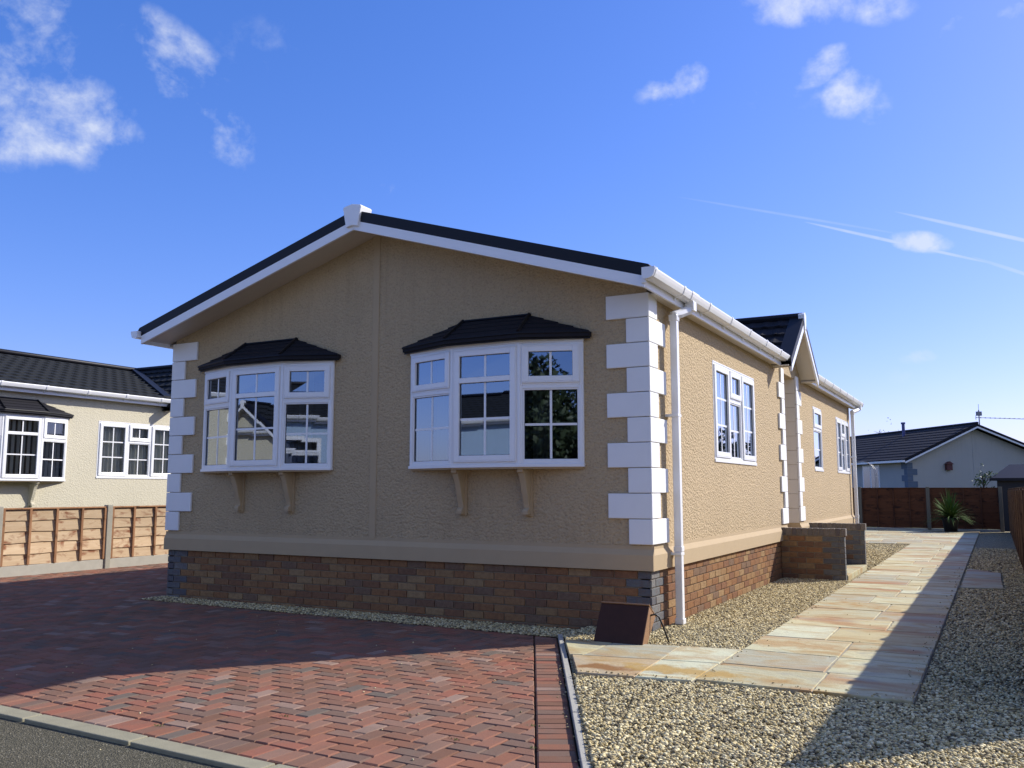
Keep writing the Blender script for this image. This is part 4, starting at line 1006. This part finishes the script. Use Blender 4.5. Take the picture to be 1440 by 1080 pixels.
# ================================================================== garden walls and entrance step
def garden_wall(y, label):
    r = empty('garden_wall', (.45, y, 0))
    L_ = .84; th = .105
    bb = MB(); bl = MB(); mo = MB(); x0 = .0-.45
    mo.box(x0+.0, x0+L_-.004, .010, th-.010, -.06, .585)
    nc = 8; z0 = .585-nc*.075
    bricks_wall(bb, bl, (x0, .010, 0), (1, 0, 0), (0, -1, 0), L_-.0, nc, z0, blue0=False)
    bricks_wall(bb, bl, (x0+L_, th-.010, 0), (-1, 0, 0), (0, 1, 0), L_-.0, nc, z0, blue1=False)
    for c in range(nc):
        z = z0+c*.075+.005; bl.box(x0+L_-.01, x0+L_+.006, .004, th-.004, z, z+.065)
    w_ = bb.build('brickwork', M_BRICK, r, fix=False); bl.build('end_brick', M_BRICKB, w_, fix=False); mo.build('mortar', M_MORT, w_)
    cp = MB(); x = x0+.005
    cm = MB(); cm.box(x0+.004, x0+L_, .006, th-.006, .585, .685)
    while x < x0+L_-.03:
        cp.box(x, x+.063, -.001, th+.001, .592+random.uniform(-.001, .001), .692+random.uniform(-.002, .002)); x += .0725
    c = cp.build('coping', M_COPING, r, bevel=.003); cm.build('coping_mortar', M_MORT, c)
    tag(r, label, 'wall', 'low brick walls flanking the entrance step')
garden_wall(5.39, 'low brick wall nearest the camera beside the entrance, topped by dark upright bricks')
garden_wall(7.50, 'low brick wall on the far side of the entrance step, topped by dark upright bricks')
st = MB(); st.box(.02, .86, 5.50, 7.49, -.06, .06); st.box(.02, .56, 5.50, 7.49, .06, .26); st.box(.02, .3, 5.50, 7.49, .26, .45)
tag(st.build('entrance_step', M_SLAB, bevel=.006), 'stone entrance step between the two low brick walls', 'step')

# ================================================================== fences
def fence_panel(root, M, w_, z0, z1, rows, mboard, mbatten, nb_=5, bd=.036):
    """M: x along, y outward (visible side)"""
    b = MB(M); h = (z1-z0)/rows
    for r in range(rows):
        zb_, zt_ = z0+r*h, z0+(r+1)*h+.02; n = max(4, int(w_/.15)); vs = []
        for i in range(n+1):
            u = w_*i/n; wz = .006*math.sin(u*5+r*2.1)+random.uniform(-.003, .003)
            vs += [(u, .012, zb_+wz), (u, -.006, zt_), (u, .002, zb_+wz), (u, -.014, zt_)]
        fs = []
        for i in range(n):
            o = 4*i; fs += [(o, o+4, o+5, o+1), (o+2, o+3, o+7, o+6), (o, o+2, o+6, o+4), (o+1, o+5, o+7, o+3)]
        b.add(vs, fs)
    p = b.build('fence_panel', mboard, root)
    t = MB(M)
    for i in range(nb_):
        u = min(w_-.038, max(0, w_*i/(nb_-1)-.019)); t.box(u, u+.038, .013, bd, z0+.002, z1-.002); t.box(u, u+.038, -.04, -.016, z0, z1)
    t.box(.0, w_, -.02, .03, z1, z1+.022); t.build('batten', mbatten, p, bevel=.002)
def fence(name, label, A, B, z0, gh, zt, rows, mb_, mt_, out, pitch=1.85, posts=M_CONCD, nbat=5, grp=None, first=0.0, base=-.05, bd=.036):
    A = Vector(A); B = Vector(B); d = (B-A); L_ = d.length; u = d.normalized(); n = Vector((-u.y, u.x, 0)); 
    if n.dot(Vector(out)) < 0: n = -n
    r = empty(name, (A.x, A.y, 0)); s = -first
    k = 0
    while s < L_-.05:
        a = max(0, s); O = u*a
        M = Matrix(((u.x, n.x, 0, O.x), (u.y, n.y, 0, O.y), (0, 0, 1, 0), (0, 0, 0, 1)))
        p = MB(M); p.prism([(-.05, -.05), (.05, -.05), (.05, .05), (-.05, .05)], 'z', -.3, zt+.045); p.build('post', posts, r, bevel=.008)
        w_ = min(pitch, L_-s)-.11
        Mw = M @ Matrix.Translation((.055, 0, 0))
        if w_ > .2:
            g_ = MB(Mw); g_.box(.0, w_, -.025, .025, base-.05, z0+gh); g_.build('gravel_board', M_CONC, r, bevel=.004)
            fence_panel(r, Mw, w_, z0+gh+.005, zt, rows, mb_, mt_, nb_=nbat, bd=bd)
        s += pitch
    tag(r, label, 'fence', grp); return r
fence('timber_fence', 'low new orange timber fence with concrete posts along the left edge of the drive', (-10.15, -5.14, 0), (-10.15, 9.9, 0), -.05, .15, .93, 5, M_WOODL, M_WOODB, (1, 0, 0))
fence('back_fence', 'dark brown timber fence across the far end of the path', (-5.0, 22.8, 0), (2.95, 22.8, 0), -.0, .05, 1.27, 12, M_WOODD, M_WOODDB, (0, -1, 0), first=.05, pitch=1.965, posts=M_CONCS, nbat=5, base=-.03)
fence('side_fence', 'brown timber fence with upright battens down the right edge of the gravel', (3.06, -1.87, 0), (3.06, 22.7, 0), 0, .02, 1.215, 8, M_WOODRP, M_WOODR, (-1, 0, 0), posts=M_WOODR, nbat=4, base=-.03, bd=.07)

# ================================================================== leaning brown board with its stay
def brown_box():
    r = empty('leaning_hatch', (-.005, -.82, .0), R_(1))
    tag(r, 'dark brown boxy hatch cover leaning back against the brick corner by the downpipe', 'hatch cover')
    tl = Matrix.Translation((0, 0, .0)) @ Matrix.Rotation(R_(-33), 4, 'X')
    b = MB(tl)
    w2 = .205; h_ = .35
    b.box(-w2, w2, 0, .014, .0, h_); b.build('panel', M_BOXB, r, bevel=.003)
    e = MB(tl); e.prism([(.014, .0), (.10, .03), (.19, h_), (.014, h_)], 'x', -w2, -w2+.012); e.prism([(.014, .0), (.10, .03), (.19, h_), (.014, h_)], 'x', w2-.012, w2); e.box(-w2+.012, w2-.012, .014, .185, h_-.012, h_); e.box(-w2-.0, w2+.004, -.012, .20, h_, h_+.01)
    e.build('rim', M_BOXT, r, bevel=.003)
    c = MB(); c.tube([(w2+.002, .22, .215), (w2+.03, .25, .222), (w2+.055, .27, .20), (w2+.08, .29, .13), (w2+.11, .31, .03), (w2+.12, .32, -.01)], .0075, 8); c.build('stay', M_BLACK, r, smooth=True)
brown_box()

# ================================================================== plants
def leaf_quads(mb, pts, size, spread=None):
    for p in pts:
        p = Vector(p); n = Vector(rng.normal(0, 1, 3)).normalized(); a = n.orthogonal().normalized(); a.rotate(Matrix.Rotation(rng.uniform(0, 6.28), 3, n)) if False else None
        b = n.cross(a); s = size*rng.uniform(.6, 1.4)
        mb.add([p-a*s*.9, p-b*s*.45, p+a*s*.9, p+b*s*.45], [(0, 1, 2, 3)])
def tree(name, label, x, y, h, r, n=2600, size=.10, cat='tree', group=None, seed=1, lm=M_LEAFD, z0=-.16, trunk=True, low=.35):
    rs = np.random.default_rng(seed); root = empty(name, (x, y, z0)); tag(root, label, cat, group)
    t = MB(); tips = []
    t.tube([(0, 0, 0), (.03*h/4, 0, h*.25), (-.03, .04, h*.5), (0, 0, h*.8)], [.045*h/3, .035*h/3, .024*h/3, .01], 8)
    for i in range(14):
        a = rs.uniform(0, 6.28); z = h*rs.uniform(low*.8, .8); l = r*rs.uniform(.6, 1.05)*(1-.35*abs(z/h-.55)); e = Vector((math.cos(a)*l, math.sin(a)*l, z+rs.uniform(.1, .4)*l+.0))
        t.tube([(0, 0, z-.1*h), tuple(Vector((0, 0, z)).lerp(e, .5)), tuple(e)], [.016*h/3, .01*h/3, .004], 5); tips.append(e); tips.append(Vector((0, 0, z)).lerp(e, .6))
    t.build('trunk', M_BARK, root, fix=False)
    tips.append(Vector((0, 0, h*.92))); m = MB(); m2 = MB()
    for i in range(n):
        c = tips[rs.integers(len(tips))]; d = rs.normal(0, 1, 3); d /= np.linalg.norm(d); p = c+Vector(d*(rs.uniform(0, 1)**.45)*r*.36)
        nn_ = Vector(rs.normal(0, 1, 3)).normalized(); a = nn_.orthogonal().normalized(); b = nn_.cross(a); ang_ = rs.uniform(0, 6.28); a, b = a*math.cos(ang_)+b*math.sin(ang_), b*math.cos(ang_)-a*math.sin(ang_)
        s = size*rs.uniform(.6, 1.4); (m if rs.uniform() < .6 else m2).add([p-a*s, p-b*s*.5, p+a*s, p+b*s*.5], [(0, 1, 2, 3)])
    o = m.build('crown', lm, root, fix=False); m2.build('leaves', M_LEAFM, o, fix=False)
for k, (x, y, h, r) in enumerate([(1.3, -12.6, 4.3, 1.7), (4.2, -13.6, 4.8, 2.0), (.9, -15.5, 5.2, 2.0)]):
    tree('garden_tree', ['round dark tree across the road, mirrored in the right pane of the right bay', 'tall dark tree across the road, furthest right of the mirrored trees', 'dark tree across the road beside the pale blue bungalow'][k], x, y, h, r, n=9500, size=.105, low=.10, seed=20+k, group='trees across the road')
for k, (x, y, h, r) in enumerate([(12.5, 33, 4.6, 1.9), (16.5, 36.5, 5.2, 2.2), (9.6, 38.5, 4.4, 1.7), (20, 33, 4.8, 2.0)]):
    tree('garden_tree', ['bushy tree beyond the right fence, mirrored low in the first side window', 'taller bushy tree further right beyond the side fence', 'slim tree behind the white bungalow', 'wide tree at the far right beyond the side fence'][k], x, y, h, r, n=2200, size=.14, seed=40+k, group='trees beyond the side fence')
tree('sparse_tree', 'thin treetop showing just above the white bungalow roof', -3.0, 52, 6.0, 1.0, n=170, size=.06, seed=5)
tree('bare_tree', 'twiggy treetop just above the cream bungalow ridge', -21.4, 7.0, 4.95, 1.5, n=240, size=.05, seed=6)
tree('small_shrub', 'small light green shrub growing just behind the dark back fence', 2.35, 26.2, 2.3, .34, n=330, size=.035, cat='shrub', seed=9, lm=M_LEAFC, z0=-.1, low=.5)
def cordyline():
    r = empty('cordyline', (1.48, 21.6, 0)); tag(r, 'spiky strap-leaved plant in a dark pot before the back fence', 'plant')
    p = MB(); k = 20; prof = [(.13, .0), (.17, .02), (.22, .34), (.245, .36), (.245, .42), (.215, .42), (.20, .37), (0.0, .36)]
    vs = []; fs = []
    for (rr, z) in prof:
        for t in range(k): vs.append((rr*math.cos(t*2*math.pi/k), rr*math.sin(t*2*math.pi/k), z))
    for i in range(len(prof)-1):
        for t in range(k): fs.append((i*k+t, i*k+(t+1) % k, (i+1)*k+(t+1) % k, (i+1)*k+t))
    p.add(vs, fs); p.build('pot', M_BLACK, r, smooth=True, fix=False)
    rs = np.random.default_rng(3); l = MB()
    for i in range(240):
        a = rs.uniform(0, 6.28); el = rs.uniform(.15, 1.5); L_ = rs.uniform(.6, .98); d = Vector((math.cos(a)*math.cos(el), math.sin(a)*math.cos(el), math.sin(el)))
        c = Vector((0, 0, .40)); sd = Vector((-math.sin(a), math.cos(a), 0)); vs = []; n = 7
        for j in range(n+1):
            t = j/n; q = c + d*L_*t + Vector((0, 0, -1))*L_*.45*t*t*math.cos(el); wd = .021*(1-t**2.2)+.001; vs += [q-sd*wd, q+sd*wd]
        l.add(vs, [(2*j, 2*j+1, 2*j+3, 2*j+2) for j in range(n)])
    l.build('leaves', M_LEAFC, r, fix=False)
cordyline()
def garden_arch():
    m = MB()
    for dy in (0, .45):
        pts = [(-2.0, 27+dy, -.15), (-2.0, 27+dy, 1.75)]
        for i in range(9): a = math.pi*(1-i/8); pts.append((-1.55+.45*math.cos(a), 27+dy, 1.80+.45*math.sin(a)))
        pts += [(-1.10, 27+dy, 1.75), (-1.10, 27+dy, -.15)]; m.tube(pts, .014, 6)
    for (x, z) in ((-2, .6), (-2, 1.2), (-2, 1.7), (-1.55, 2.25), (-1.1, 1.7), (-1.1, 1.2), (-1.1, .6), (-1.87, 2.1), (-1.23, 2.1)): m.tube([(x, 27, z), (x, 27.45, z)], .009, 5)
    tag(m.build('garden_arch', M_METAL), 'thin metal garden arch behind the dark back fence', 'arch')
garden_arch()
def shed():
    r = empty('garden_shed', (4.1, 26.8, 0)); tag(r, 'dark shed with felted hipped roof beyond the right fence', 'shed')
    MB().box(-1.35, 1.6, -.7, 1.4, -.15, 1.63).build('wall', M_BLACK, r)
    m = MB(); x0, x1, y0, y1 = -1.55, 1.8, -.9, 1.6
    m.add([(x0, y0, 1.6), (x1, y0, 1.6), (x1, y1, 1.6), (x0, y1, 1.6), (-.95, .35, 2.08), (1.2, .35, 2.08)], [(0, 1, 5, 4), (1, 2, 5), (2, 3, 4, 5), (3, 0, 4), (0, 3, 2, 1)])
    rf = m.build('roof', M_DARK, r); e = MB(); e.box(x0, x1, y0-.02, y0, 1.52, 1.61); e.box(x0-.02, x0, y0-.02, y1, 1.52, 1.61); e.build('fascia', M_DARK, rf)
shed()
# a few weeds in the drive joints
wd = MB(); rs = np.random.default_rng(8)
for (x, y) in [(.44, -3.12), (-.30, -3.25), (-.9, -3.6), (.2, -3.55), (.62, -3.5), (-1.35, -4.09)]:
    for i in range(26):
        a = rs.uniform(0, 6.28); L_ = rs.uniform(.004, .014); p = Vector((x+rs.normal(0, .018), y+rs.normal(0, .010), ZD)); d = Vector((math.cos(a)*.7, math.sin(a)*.7, .7))*L_; sd = Vector((-math.sin(a), math.cos(a), 0))*.0022
        wd.add([p-sd, p+sd, p+d], [(0, 1, 2)])
tag(wd.build('weeds', M_LEAFC, fix=False), 'tiny green weeds in the joints of the red block drive', 'weeds', kind='stuff')
